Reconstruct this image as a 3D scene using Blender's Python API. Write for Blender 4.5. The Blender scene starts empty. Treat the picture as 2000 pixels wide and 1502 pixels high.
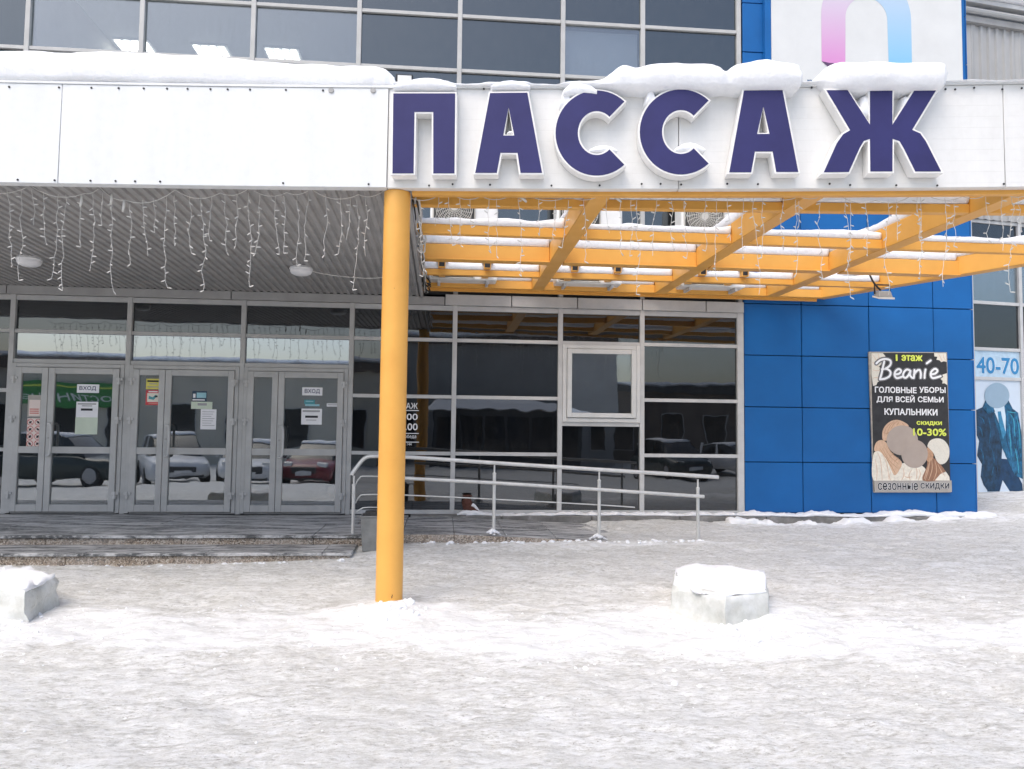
import bpy, math, random
import numpy as np
from mathutils import Vector, Matrix, noise as mnoise
from mathutils.geometry import tessellate_polygon

random.seed(7)
RNG = np.random.default_rng(7)
R = math.radians
scene = bpy.context.scene
COL = scene.collection

# ------------------------------------------------------------------ camera
F = 1500.0                                   # focal length in pixels of the 2000 px wide photograph
CAM = np.array([0.0, -11.5, 1.6])
_y, _p, _r = R(5.0689), R(3.3403), R(0.6889)
FW = np.array([math.sin(_y)*math.cos(_p), math.cos(_y)*math.cos(_p), math.sin(_p)])
RT = np.array([math.cos(_y), -math.sin(_y), 0.0])
UP = np.cross(RT, FW)
RT, UP = math.cos(_r)*RT + math.sin(_r)*UP, -math.sin(_r)*RT + math.cos(_r)*UP
cam = bpy.data.cameras.new('camera'); cam_o = bpy.data.objects.new('camera', cam); COL.objects.link(cam_o)
cam.sensor_fit = 'HORIZONTAL'; cam.sensor_width = 36.0; cam.lens = F/2000*36.0
cam.clip_start = 0.05; cam.clip_end = 2000
m = Matrix.Identity(4)
for i in range(3):
    m[i][0], m[i][1], m[i][2], m[i][3] = RT[i], UP[i], -FW[i], CAM[i]
cam_o.matrix_world = m
scene.camera = cam_o

# ------------------------------------------------------------------ sky, sun, exposure
SUN_EL, SUN_AZ = R(58), R(218)               # azimuth clockwise from +Y: behind the camera, a little to its left
world = bpy.data.worlds.new('World'); scene.world = world; world.use_nodes = True
wn = world.node_tree; bg = wn.nodes['Background']
sky = wn.nodes.new('ShaderNodeTexSky'); sky.sky_type = 'NISHITA'; sky.sun_disc = False
sky.sun_elevation = SUN_EL; sky.sun_rotation = SUN_AZ
sky.air_density = 1.0; sky.dust_density = 3.5; sky.ozone_density = 0.35
wn.links.new(sky.outputs[0], bg.inputs[0]); bg.inputs[1].default_value = 0.15
sun = bpy.data.lights.new('sun', 'SUN'); sun.energy = 0.75; sun.angle = R(50); sun.color = (1.0, 0.985, 0.94)
sun_o = bpy.data.objects.new('sun', sun); COL.objects.link(sun_o)
sd = Vector((math.sin(SUN_AZ)*math.cos(SUN_EL), math.cos(SUN_AZ)*math.cos(SUN_EL), math.sin(SUN_EL)))
sun_o.rotation_euler = (-sd).to_track_quat('-Z', 'Y').to_euler(); sun_o.location = (0, -20, 30)
scene.view_settings.view_transform = 'Standard'; scene.view_settings.look = 'None'
scene.view_settings.gamma = 1; scene.view_settings.use_curve_mapping = False
scene.view_settings.exposure = 0.78

# ------------------------------------------------------------------ pixel -> point on a known plane
def ray(px, py): return (px-1000)/F*RT - (py-751)/F*UP + FW
def onP(px, py, pt, n):
    d = ray(px, py); n = np.array(n, float)
    return CAM + d*(np.dot(np.array(pt, float)-CAM, n)/np.dot(d, n))
def onY(px, py, Y): return onP(px, py, (0, Y, 0), (0, 1, 0))
def onZ(px, py, Z): return onP(px, py, (0, 0, Z), (0, 0, 1))

# ------------------------------------------------------------------ materials
MATS = {}
def new_mat(name):
    mt = bpy.data.materials.new(name); mt.use_nodes = True; MATS[name] = mt
    nt = mt.node_tree; b = nt.nodes['Principled BSDF']
    return mt, nt, b
def N(nt, typ, **kw):
    n = nt.nodes.new(typ)
    for k, v in kw.items():
        if k.startswith('i_'): n.inputs[k[2:].replace('_', ' ')].default_value = v
        else: setattr(n, k, v)
    return n
def ramp(nt, src, stops, out=None):
    r = nt.nodes.new('ShaderNodeValToRGB')
    e = r.color_ramp.elements
    while len(e) < len(stops): e.new(0.5)
    for i, (p, c) in enumerate(stops):
        e[i].position = p; e[i].color = (c[0], c[1], c[2], 1) if len(c) == 3 else c
    nt.links.new(src, r.inputs[0])
    if out is not None: nt.links.new(r.outputs[0], out)
    return r.outputs[0]
def g(v): return (v, v, v)
def coords(nt, scale=(1, 1, 1), kind='Object'):
    """World-placed coordinates so that alike pieces do not repeat the same pattern."""
    ge = nt.nodes.new('ShaderNodeNewGeometry')
    mp = nt.nodes.new('ShaderNodeMapping'); mp.inputs['Scale'].default_value = scale
    nt.links.new(ge.outputs['Position'], mp.inputs[0]); return mp.outputs[0]
def noise(nt, vec, scale, detail=4, rough=0.55):
    n = N(nt, 'ShaderNodeTexNoise'); n.inputs['Scale'].default_value = scale
    n.inputs['Detail'].default_value = detail; n.inputs['Roughness'].default_value = rough
    nt.links.new(vec, n.inputs['Vector']); return n.outputs['Fac']
def mix(nt, fac, a, b, blend='MIX'):
    mx = nt.nodes.new('ShaderNodeMix'); mx.data_type = 'RGBA'; mx.blend_type = blend
    for s, v in ((mx.inputs[0], fac), (mx.inputs[6], a), (mx.inputs[7], b)):
        if hasattr(v, 'links'): nt.links.new(v, s)
        elif isinstance(v, (int, float)): s.default_value = v
        else: s.default_value = (*v, 1)
    return mx.outputs[2]
def bump(nt, b, src, strength, dist, prev=None):
    bp = nt.nodes.new('ShaderNodeBump'); bp.inputs['Strength'].default_value = strength; bp.inputs['Distance'].default_value = dist
    nt.links.new(src, bp.inputs['Height'])
    if prev is not None: nt.links.new(prev, bp.inputs['Normal'])
    if b is not None: nt.links.new(bp.outputs[0], b.inputs['Normal'])
    return bp.outputs[0]
def plain(name, col, rough=0.5, var=0.12, scale=6.0, metallic=0.0, spec=0.5, bumps=0.0, stretch=(1, 1, 1)):
    """Painted / plastic / metal surface with gentle uneven colour and gloss."""
    mt, nt, b = new_mat(name)
    v = coords(nt, stretch); n = noise(nt, v, scale, 6, 0.62)
    lo = tuple(c*(1-var) for c in col); hi = tuple(min(1, c*(1+var*0.7)) for c in col)
    ramp(nt, n, [(0.3, lo), (0.7, hi)], b.inputs['Base Color'])
    ramp(nt, n, [(0.3, g(min(1, rough*1.15))), (0.7, g(rough*0.85))], b.inputs['Roughness'])
    b.inputs['Metallic'].default_value = metallic; b.inputs['Specular IOR Level'].default_value = spec
    if bumps: bump(nt, b, noise(nt, v, scale*9, 3), bumps, 0.004)
    return mt

# white cladding with soft vertical grime
def mk_white(name, base, planks=False):
    mt, nt, b = new_mat(name)
    v = coords(nt, (2.2, 2.2, 0.35)); n1 = noise(nt, v, 2.2, 6, 0.6)
    v2 = coords(nt, (1, 1, 1)); n2 = noise(nt, v2, 14, 5, 0.6)
    c1 = ramp(nt, n1, [(0.34, tuple(x*0.94 for x in base)), (0.62, base)])
    c2 = mix(nt, 0.10, c1, ramp(nt, n2, [(0.3, (0.5, 0.48, 0.43)), (0.55, (0.85, 0.85, 0.85))]), 'MULTIPLY')
    nt.links.new(c2, b.inputs['Base Color']); b.inputs['Roughness'].default_value = 0.38
    nb = bump(nt, None, n1, 0.12, 0.02)
    if planks:
        w = N(nt, 'ShaderNodeTexWave', wave_type='BANDS', bands_direction='Z', wave_profile='SAW')
        w.inputs['Scale'].default_value = 3.3; w.inputs['Distortion'].default_value = 0.05
        nt.links.new(v2, w.inputs['Vector'])
        lines = ramp(nt, w.outputs['Fac'], [(0.0, g(0.0)), (0.06, g(1.0))])
        bump(nt, b, lines, 0.25, 0.004, nb)
    else: nt.links.new(nb, b.inputs['Normal'])
    return mt
mk_white('white_panel', (0.74, 0.757, 0.762)); mk_white('white_siding', (0.74, 0.738, 0.72), True)
plain('white_plastic', (0.80, 0.80, 0.80), 0.4, 0.06)
plain('letter_side', (0.82, 0.81, 0.79), 0.45, 0.10, 5)
plain('purple', (0.030, 0.029, 0.120), 0.5, 0.12, 3, 0, 0.3)
plain('alu', (0.475, 0.475, 0.462), 0.42, 0.10, 5, 0.0, 0.5, 0.05)
plain('alu_light', (0.55, 0.55, 0.54), 0.42, 0.10, 5)
plain('alu_white', (0.66, 0.66, 0.64), 0.4, 0.08, 5)
plain('trim_grey', (0.36, 0.355, 0.345), 0.5, 0.15, 4)
plain('soffit', (0.34, 0.33, 0.32), 0.5, 0.14, 2.5)
plain('blue_panel', (0.010, 0.118, 0.36), 0.36, 0.12, 1.2, 0, 0.3)
plain('joint_dark', (0.03, 0.035, 0.045), 0.8)
plain('steel_rail', (0.64, 0.64, 0.62), 0.36, 0.12, 9, 0.35)
plain('black', (0.015, 0.015, 0.017), 0.6)
plain('rubber', (0.03, 0.03, 0.03), 0.7)
plain('bin_grey', (0.20, 0.205, 0.20), 0.6, 0.2, 9)
plain('brown_clay', (0.10, 0.035, 0.022), 0.8, 0.35, 30, bumps=0.4)
plain('wire_white', (0.60, 0.59, 0.56), 0.35, 0.05)
plain('wire_black', (0.02, 0.02, 0.02), 0.5)
plain('ac_white', (0.78, 0.78, 0.76), 0.45, 0.06)
plain('ac_grille', (0.52, 0.50, 0.45), 0.5, 0.08)
plain('ac_inner', (0.07, 0.07, 0.065), 0.7)
plain('siding', (0.42, 0.42, 0.41), 0.45, 0.08, 1.5)
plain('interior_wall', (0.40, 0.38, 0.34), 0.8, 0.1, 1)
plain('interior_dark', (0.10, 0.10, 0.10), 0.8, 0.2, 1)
plain('ceiling_white', (0.80, 0.82, 0.82), 0.8, 0.04, 1)
plain('blind', (0.62, 0.62, 0.68), 0.8, 0.05, 2)
plain('paper', (0.84, 0.84, 0.86), 0.6, 0.03)
plain('paper_green', (0.60, 0.68, 0.55), 0.6, 0.05)
plain('paper_cream', (0.78, 0.72, 0.62), 0.6, 0.05)
plain('paper_pink', (0.80, 0.68, 0.62), 0.6, 0.04)
plain('ink_navy', (0.03, 0.04, 0.12), 0.6); plain('ink_black', (0.02, 0.02, 0.025), 0.6)
plain('ink_grey', (0.35, 0.35, 0.36), 0.6); plain('ink_red', (0.55, 0.10, 0.09), 0.6)
plain('ink_rose', (0.62, 0.24, 0.20), 0.6)
plain('ink_white', (0.85, 0.85, 0.85), 0.5, 0.03); plain('ink_lime', (0.72, 0.80, 0.12), 0.5, 0.04)
plain('sticker_yellow', (0.72, 0.65, 0.12), 0.5); plain('sticker_red', (0.58, 0.05, 0.06), 0.5)
plain('sticker_teal', (0.06, 0.30, 0.34), 0.5); plain('sticker_navy', (0.02, 0.05, 0.09), 0.5)
plain('sticker_sky', (0.30, 0.55, 0.62), 0.5)
plain('poster_black', (0.028, 0.027, 0.028), 0.55, 0.25, 8)
plain('poster_frame', (0.42, 0.38, 0.32), 0.6, 0.3, 14)
plain('poster_grey', (0.40, 0.37, 0.33), 0.55, 0.12, 10)
plain('poster_cream', (0.80, 0.74, 0.62), 0.55, 0.16, 22)
plain('poster_tan', (0.66, 0.44, 0.29), 0.55, 0.22, 40, stretch=(3, 3, 0.4))
plain('poster_tan_dark', (0.50, 0.29, 0.17), 0.55, 0.22, 30)
plain('poster_taupe', (0.42, 0.345, 0.29), 0.6, 0.06, 5)
plain('poster_hair', (0.33, 0.17, 0.10), 0.6, 0.35, 30, stretch=(3, 3, 0.4))
plain('poster_knit', (0.74, 0.70, 0.60), 0.6, 0.10, 50)
plain('ad_sky', (0.50, 0.66, 0.78), 0.35, 0.16, 9); plain('ad_blue', (0.03, 0.24, 0.50), 0.4, 0.05)
plain('ad_back', (0.62, 0.71, 0.80), 0.35, 0.05, 2)
plain('ad_coat', (0.008, 0.045, 0.10), 0.4, 0.8, 9, stretch=(1.3, 1.3, 1.0))
plain('ad_coat_light', (0.012, 0.12, 0.24), 0.4, 0.9, 9, stretch=(1.5, 1.5, 0.9))
plain('ad_trouser', (0.006, 0.045, 0.115), 0.4, 0.4, 8); plain('ad_shirt', (0.62, 0.74, 0.82), 0.4, 0.08, 10)
plain('ad_head', (0.30, 0.42, 0.52), 0.4, 0.06, 4); plain('ad_tie', (0.04, 0.24, 0.42), 0.4, 0.3, 20)
plain('ad_high', (0.05, 0.36, 0.50), 0.4, 0.4, 14); plain('ad_suit', (0.008, 0.10, 0.20), 0.4, 0.5, 14)
plain('sign_board', (0.66, 0.67, 0.66), 0.4, 0.05, 2)
plain('sign_ink', (0.03, 0.10, 0.20), 0.5)
plain('curtain', (0.72, 0.71, 0.68), 0.8, 0.06, 3)
plain('tyre', (0.02, 0.02, 0.02), 0.8); plain('car_glass', (0.02, 0.025, 0.03), 0.08)
plain('car_white', (0.72, 0.73, 0.75), 0.25, 0.05); plain('car_dark', (0.03, 0.045, 0.045), 0.25, 0.1)
plain('car_red', (0.20, 0.02, 0.03), 0.25, 0.1); plain('car_trim', (0.04, 0.04, 0.045), 0.5)
plain('rim', (0.4, 0.4, 0.42), 0.35, 0.1, 6, 0.6); plain('lamp_glass', (0.75, 0.75, 0.72), 0.15)
plain('plate', (0.8, 0.8, 0.8), 0.5)
plain('facade_beige', (0.62, 0.58, 0.49), 0.8, 0.12, 0.8); plain('facade_grey', (0.42, 0.41, 0.39), 0.8, 0.12, 0.8)
plain('facade_brown', (0.17, 0.14, 0.12), 0.8, 0.15, 0.8); plain('facade_dark', (0.05, 0.06, 0.07), 0.4, 0.2, 1)
plain('sign_green', (0.03, 0.24, 0.05), 0.4, 0.1)
plain('skin', (0.5, 0.33, 0.25), 0.6); plain('coat_black', (0.02, 0.02, 0.025), 0.8)

def mk_orange():
    mt, nt, b = new_mat('orange')
    v = coords(nt); n = noise(nt, v, 2.0, 5, 0.6)
    base = ramp(nt, n, [(0.3, (0.70, 0.345, 0.065)), (0.7, (0.78, 0.405, 0.085))])
    n2 = noise(nt, coords(nt, (1, 1, 0.6)), 21, 8, 0.7)
    # chips and rust gather where splash water reaches, close to the ground
    ge = nt.nodes.new('ShaderNodeNewGeometry'); sx = nt.nodes.new('ShaderNodeSeparateXYZ'); nt.links.new(ge.outputs['Position'], sx.inputs[0])
    mr = N(nt, 'ShaderNodeMapRange'); mr.inputs[1].default_value = 0.0; mr.inputs[2].default_value = 0.55; mr.inputs[3].default_value = 0.10; mr.inputs[4].default_value = 0.0
    nt.links.new(sx.outputs['Z'], mr.inputs[0])
    ad = N(nt, 'ShaderNodeMath', operation='ADD'); nt.links.new(n2, ad.inputs[0]); nt.links.new(mr.outputs[0], ad.inputs[1])
    rust = ramp(nt, ad.outputs[0], [(0.705, g(0)), (0.73, g(1))])
    nt.links.new(mix(nt, rust, base, (0.12, 0.045, 0.02)), b.inputs['Base Color'])
    ramp(nt, n, [(0.3, g(0.5)), (0.7, g(0.36))], b.inputs['Roughness'])
    bump(nt, b, noise(nt, v, 60, 2), 0.05, 0.003)
mk_orange()

def mk_snow(name, tint=(0.86, 0.87, 0.89), grit=0.0, bscale=22, bstr=0.35):
    mt, nt, b = new_mat(name)
    v = coords(nt); n = noise(nt, v, bscale, 8, 0.6)
    col = ramp(nt, n, [(0.3, tuple(c*0.94 for c in tint)), (0.7, tint)])
    if grit:
        n2 = noise(nt, v, 45, 6, 0.75); sp = ramp(nt, n2, [(0.66, g(0)), (0.74, g(grit))])
        col = mix(nt, sp, col, (0.30, 0.27, 0.23))
    nt.links.new(col, b.inputs['Base Color']); b.inputs['Roughness'].default_value = 0.75
    b.inputs['Subsurface Weight'].default_value = 0.15; b.inputs['Subsurface Radius'].default_value = (0.03, 0.035, 0.04)
    b.inputs['Specular IOR Level'].default_value = 0.25
    bump(nt, b, n, bstr, 0.03)
mk_snow('snow'); mk_snow('snow_dirty', (0.80, 0.80, 0.80), 0.5)

def mk_ground():
    mt, nt, b = new_mat('ground_snow')
    v = coords(nt)
    at = N(nt, 'ShaderNodeAttribute', attribute_name='fresh'); fresh = at.outputs['Fac']
    big = noise(nt, v, 0.9, 6, 0.6); mid = noise(nt, coords(nt, (0.55, 1.3, 1)), 7, 8, 0.68)
    fine = noise(nt, coords(nt, (0.6, 1.3, 1)), 34, 9, 0.78)
    packed = ramp(nt, mid, [(0.34, (0.50, 0.497, 0.472)), (0.45, (0.63, 0.628, 0.60)), (0.55, (0.71, 0.71, 0.69)), (0.66, (0.78, 0.783, 0.775))])
    packed = mix(nt, ramp(nt, big, [(0.38, g(0.0)), (0.70, g(0.50))]), packed, (0.56, 0.545, 0.495))
    rough_ = ramp(nt, noise(nt, coords(nt, (0.8, 1.6, 1)), 1.9, 5, 0.6), [(0.40, g(0.60)), (0.60, g(1.0))])
    def amt(src, stops):
        mu = N(nt, 'ShaderNodeMath', operation='MULTIPLY'); nt.links.new(ramp(nt, src, stops), mu.inputs[0]); nt.links.new(rough_, mu.inputs[1]); return mu.outputs[0]
    packed = mix(nt, amt(fine, [(0.515, g(0.0)), (0.575, g(0.85))]), packed, (0.79, 0.795, 0.79))
    packed = mix(nt, amt(fine, [(0.38, g(0.95)), (0.46, g(0.0))]), packed, (0.33, 0.315, 0.285))
    pat = noise(nt, coords(nt, (0.6, 1.5, 1)), 17, 9, 0.75)
    packed = mix(nt, amt(pat, [(0.36, g(0.60)), (0.46, g(0.0))]), packed, (0.33, 0.322, 0.295))
    packed = mix(nt, amt(pat, [(0.53, g(0.0)), (0.62, g(0.65))]), packed, (0.84, 0.84, 0.84))
    white = ramp(nt, mid, [(0.32, (0.66, 0.66, 0.645)), (0.5, (0.80, 0.805, 0.80)), (0.66, (0.85, 0.855, 0.86))])
    # fresh snow lies over the packed crust with a ragged border
    ad = N(nt, 'ShaderNodeMath', operation='MULTIPLY_ADD'); ad.inputs[1].default_value = 0.9
    nt.links.new(mid, ad.inputs[0]); nt.links.new(fresh, ad.inputs[2])
    mask = ramp(nt, ad.outputs[0], [(0.72, g(0)), (1.05, g(1))])
    white = mix(nt, ramp(nt, fine, [(0.37, g(0.55)), (0.45, g(0.0))]), white, (0.50, 0.49, 0.46))
    col = mix(nt, mask, packed, white)
    # grit and crumbs of sand
    vo = N(nt, 'ShaderNodeTexVoronoi'); vo.inputs['Scale'].default_value = 30; vo.inputs['Randomness'].default_value = 1
    nt.links.new(v, vo.inputs['Vector'])
    near = ramp(nt, vo.outputs['Distance'], [(0.06, g(1)), (0.16, g(0))])
    sel = N(nt, 'ShaderNodeSeparateColor'); nt.links.new(vo.outputs['Color'], sel.inputs[0])
    pick = ramp(nt, sel.outputs[0], [(0.74, g(0)), (0.76, g(0.85))])
    gm = N(nt, 'ShaderNodeMath', operation='MULTIPLY'); nt.links.new(near, gm.inputs[0]); nt.links.new(pick, gm.inputs[1])
    col = mix(nt, gm.outputs[0], col, (0.24, 0.20, 0.16))
    nt.links.new(col, b.inputs['Base Color'])
    b.inputs['Roughness'].default_value = 0.6; b.inputs['Specular IOR Level'].default_value = 0.3
    n1 = bump(nt, None, mid, 0.55, 0.035); n2 = bump(nt, None, fine, 0.75, 0.016, n1)
    bump(nt, b, noise(nt, v, 120, 4, 0.7), 0.5, 0.006, n2)
mk_ground()

def mk_granite():
    mt, nt, b = new_mat('granite')
    v = coords(nt); vo = N(nt, 'ShaderNodeTexVoronoi'); vo.inputs['Scale'].default_value = 75; nt.links.new(v, vo.inputs['Vector'])
    sc = N(nt, 'ShaderNodeSeparateColor'); nt.links.new(vo.outputs['Color'], sc.inputs[0])
    c = ramp(nt, sc.outputs[0], [(0.0, (0.07, 0.055, 0.045)), (0.3, (0.22, 0.17, 0.125)), (0.65, (0.33, 0.265, 0.20)), (0.92, (0.50, 0.45, 0.38))])
    n = noise(nt, v, 3, 5); c = mix(nt, ramp(nt, n, [(0.4, g(0.0)), (0.75, g(0.45))]), c, (0.45, 0.43, 0.41))
    nt.links.new(c, b.inputs['Base Color']); b.inputs['Roughness'].default_value = 0.55
    bump(nt, b, sc.outputs[1], 0.15, 0.002)
mk_granite()
def mk_tread():
    mt, nt, b = new_mat('tread_stone')
    v = coords(nt, (0.45, 2.4, 1.0)); n = noise(nt, v, 4.2, 9, 0.68); f = noise(nt, coords(nt, (0.6, 2.0, 1)), 24, 6, 0.7)
    stone = ramp(nt, f, [(0.35, (0.055, 0.058, 0.06)), (0.65, (0.115, 0.12, 0.12))])
    fr = ramp(nt, n, [(0.43, g(0.0)), (0.50, g(0.35)), (0.56, g(0.85))])
    fr2 = ramp(nt, f, [(0.51, g(0.0)), (0.58, g(0.55))])
    c = mix(nt, fr, stone, (0.62, 0.62, 0.62)); c = mix(nt, fr2, c, (0.60, 0.60, 0.60))
    nt.links.new(c, b.inputs['Base Color']); b.inputs['Roughness'].default_value = 0.5
    bump(nt, b, n, 0.3, 0.01)
mk_tread()
def mk_concrete():
    mt, nt, b = new_mat('concrete')
    v = coords(nt); n = noise(nt, v, 5, 8, 0.65)
    c = ramp(nt, n, [(0.3, (0.13, 0.128, 0.12)), (0.55, (0.22, 0.215, 0.205)), (0.72, (0.34, 0.335, 0.325))])
    nt.links.new(c, b.inputs['Base Color']); b.inputs['Roughness'].default_value = 0.85; bump(nt, b, n, 0.35, 0.01)
mk_concrete()
def mk_ice():
    mt, nt, b = new_mat('ice')
    v = coords(nt); n = noise(nt, v, 5, 7, 0.65); n2 = noise(nt, v, 26, 5, 0.6)
    c = ramp(nt, n, [(0.3, (0.48, 0.485, 0.445)), (0.52, (0.62, 0.63, 0.60)), (0.7, (0.74, 0.75, 0.74))])
    nt.links.new(c, b.inputs['Base Color']); ramp(nt, n2, [(0.3, g(0.18)), (0.7, g(0.5))], b.inputs['Roughness'])
    b.inputs['Subsurface Weight'].default_value = 0.6; b.inputs['Subsurface Radius'].default_value = (0.10, 0.11, 0.11)
    b.inputs['IOR'].default_value = 1.31
    bump(nt, b, n2, 0.25, 0.01)
mk_ice()
def mk_glass(name, tint, refl, wav=0.02, gcol=(0.9, 0.95, 1.0), dirt=0.0):
    """Window pane: partly mirror-coated, partly see-through and tinted, with rolled-glass waviness."""
    mt = bpy.data.materials.new(name); mt.use_nodes = True; MATS[name] = mt
    nt = mt.node_tree; nt.nodes.remove(nt.nodes['Principled BSDF']); out = nt.nodes['Material Output']
    tr = N(nt, 'ShaderNodeBsdfTransparent'); tr.inputs[0].default_value = (*tint, 1)
    gl = N(nt, 'ShaderNodeBsdfGlossy'); gl.inputs['Color'].default_value = (*gcol, 1); gl.inputs['Roughness'].default_value = 0.012
    v = coords(nt); n = noise(nt, v, 1.7, 2, 0.4)
    bp = nt.nodes.new('ShaderNodeBump'); bp.inputs['Strength'].default_value = wav; bp.inputs['Distance'].default_value = 0.05
    nt.links.new(n, bp.inputs['Height']); nt.links.new(bp.outputs[0], gl.inputs['Normal'])
    fr = N(nt, 'ShaderNodeLayerWeight'); fr.inputs['Blend'].default_value = 0.35
    mr = N(nt, 'ShaderNodeMapRange'); mr.inputs[3].default_value = refl; mr.inputs[4].default_value = min(1, refl+0.6)
    nt.links.new(fr.outputs['Fresnel'], mr.inputs[0])
    ms = N(nt, 'ShaderNodeMixShader'); nt.links.new(mr.outputs[0], ms.inputs[0]); nt.links.new(tr.outputs[0], ms.inputs[1]); nt.links.new(gl.outputs[0], ms.inputs[2])
    df = N(nt, 'ShaderNodeBsdfDiffuse'); df.inputs[0].default_value = (0.55, 0.55, 0.55, 1)
    dn = noise(nt, coords(nt, (2.5, 2.5, 0.7)), 6, 6, 0.65)
    dm = ramp(nt, dn, [(0.42, g(dirt*0.35)), (0.75, g(dirt))])
    m2 = N(nt, 'ShaderNodeMixShader'); nt.links.new(dm, m2.inputs[0]); nt.links.new(ms.outputs[0], m2.inputs[1]); nt.links.new(df.outputs[0], m2.inputs[2])
    nt.links.new(m2.outputs[0], out.inputs['Surface'])
mk_glass('glass_door', (0.55, 0.57, 0.55), 0.20, 0.03, dirt=0.04)
mk_glass('glass_transom', (0.30, 0.31, 0.31), 0.34, 0.012, (0.86, 0.93, 1.0), 0.02)
mk_glass('glass_dark', (0.10, 0.11, 0.12), 0.085, 0.03, dirt=0.022)
mk_glass('glass_clear', (0.75, 0.78, 0.78), 0.12, 0.03, dirt=0.05)
mk_glass('glass_upper', (0.10, 0.12, 0.14), 0.10, 0.02, (0.85, 0.95, 1.0), 0.035)
def emis(name, col, s):
    mt, nt, b = new_mat(name); b.inputs['Base Color'].default_value = (0.8, 0.8, 0.8, 1)
    b.inputs['Emission Color'].default_value = (*col, 1); b.inputs['Emission Strength'].default_value = s
emis('lamp_on', (1.0, 0.98, 0.92), 3.6)
def mk_grad(name, z0, z1, c0, c1):
    """Printed colour that runs from c0 (low) to c1 (high) on the sign itself."""
    mt, nt, b = new_mat(name); ge = nt.nodes.new('ShaderNodeNewGeometry'); sx = nt.nodes.new('ShaderNodeSeparateXYZ'); nt.links.new(ge.outputs['Position'], sx.inputs[0])
    mr = N(nt, 'ShaderNodeMapRange'); mr.inputs[1].default_value = z0; mr.inputs[2].default_value = z1; nt.links.new(sx.outputs['Z'], mr.inputs[0])
    ramp(nt, mr.outputs[0], [(0, c0), (1, c1)], b.inputs['Base Color']); b.inputs['Roughness'].default_value = 0.45
mk_grad('arch_pink', 7.45, 8.6, (0.62, 0.26, 0.54), (0.60, 0.55, 0.64)); mk_grad('arch_blue', 7.45, 8.9, (0.22, 0.50, 0.72), (0.50, 0.58, 0.70))
plain('arch_fold', (0.10, 0.05, 0.12), 0.5)

# ------------------------------------------------------------------ mesh building
class MB:
    def __init__(s): s.v = []; s.f = []; s.smooth = False
    def add(s, vs, fs):
        o = len(s.v); s.v += [tuple(map(float, p)) for p in vs]; s.f += [tuple(i+o for i in f) for f in fs]; return s
    def box(s, x0, x1, y0, y1, z0, z1):
        return s.add([(x0,y0,z0),(x1,y0,z0),(x1,y1,z0),(x0,y1,z0),(x0,y0,z1),(x1,y0,z1),(x1,y1,z1),(x0,y1,z1)],
                     [(0,3,2,1),(4,5,6,7),(0,1,5,4),(1,2,6,5),(2,3,7,6),(3,0,4,7)])
    def hexa(s, p): return s.add(p, [(0,3,2,1),(4,5,6,7),(0,1,5,4),(1,2,6,5),(2,3,7,6),(3,0,4,7)])
    def tube(s, pts, r, n=8, caps=True):
        pts = [Vector(p) for p in pts]; rs = r if isinstance(r, (list, tuple)) else [r]*len(pts)
        rings = []; prev = None
        for i, p in enumerate(pts):
            t = (pts[min(i+1, len(pts)-1)] - pts[max(i-1, 0)]).normalized()
            if prev is None:
                a = Vector((0, 0, 1)) if abs(t.z) < 0.9 else Vector((1, 0, 0)); u = t.cross(a).normalized()
            else:
                u = (prev - t*prev.dot(t)); u = u.normalized() if u.length > 1e-6 else t.orthogonal().normalized()
            w = t.cross(u); prev = u
            rings.append([p + (u*math.cos(2*math.pi*k/n) + w*math.sin(2*math.pi*k/n))*rs[i] for k in range(n)])
        vs = [q for rg in rings for q in rg]; fs = []
        for i in range(len(pts)-1):
            for k in range(n): fs.append((i*n+k, i*n+(k+1) % n, (i+1)*n+(k+1) % n, (i+1)*n+k))
        if caps: fs.append(tuple(range(n-1, -1, -1))); fs.append(tuple((len(pts)-1)*n+k for k in range(n)))
        return s.add(vs, fs)
    def lathe(s, prof, c, axis='z', n=24):
        """prof: (radius, height) pairs along the axis through c."""
        vs = []; fs = []
        for (r, h) in prof:
            for k in range(n):
                a = 2*math.pi*k/n; q = (r*math.cos(a), r*math.sin(a), h)
                if axis == 'y': q = (q[0], q[2], q[1])
                if axis == 'x': q = (q[2], q[0], q[1])
                vs.append((c[0]+q[0], c[1]+q[1], c[2]+q[2]))
        for i in range(len(prof)-1):
            for k in range(n): fs.append((i*n+k, i*n+(k+1) % n, (i+1)*n+(k+1) % n, (i+1)*n+k))
        fs.append(tuple(range(n-1, -1, -1))); fs.append(tuple((len(prof)-1)*n+k for k in range(n)))
        return s.add(vs, fs)
    def poly(s, loops, off, uax, vax, nax, depth=0.0):
        """Flat polygon (2-D loops, first outer then holes) on a plane, given thickness along nax."""
        loops = [list(l) for l in loops]; off, uax, vax, nax = (np.array(a, float) for a in (off, uax, vax, nax))
        flat = [p for l in loops for p in l]
        tri = tessellate_polygon([[Vector((p[0], p[1], 0)) for p in l] for l in loops])
        W = [off + uax*p[0] + vax*p[1] for p in flat]; fs = []; n = len(flat)
        def area(t): a, b, c = (flat[i] for i in t); return (b[0]-a[0])*(c[1]-a[1]) - (b[1]-a[1])*(c[0]-a[0])
        for t in tri:
            t = tuple(t) if area(t) > 0 else tuple(reversed(t)); fs.append(t)
        vs = list(W)
        if depth:
            vs += [w - nax*depth for w in W]; fs += [tuple(i+n for i in reversed(t)) for t in fs]
            o = 0
            for li, l in enumerate(loops):
                k = len(l); ar = sum(l[i][0]*l[(i+1) % k][1] - l[(i+1) % k][0]*l[i][1] for i in range(k))
                flip = (ar > 0) != (li == 0)
                for i in range(k):
                    a, b = o+i, o+(i+1) % k; q = (a, a+n, b+n, b); fs.append(q if not flip else q[::-1])
                o += k
        return s.add(vs, fs)

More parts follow.
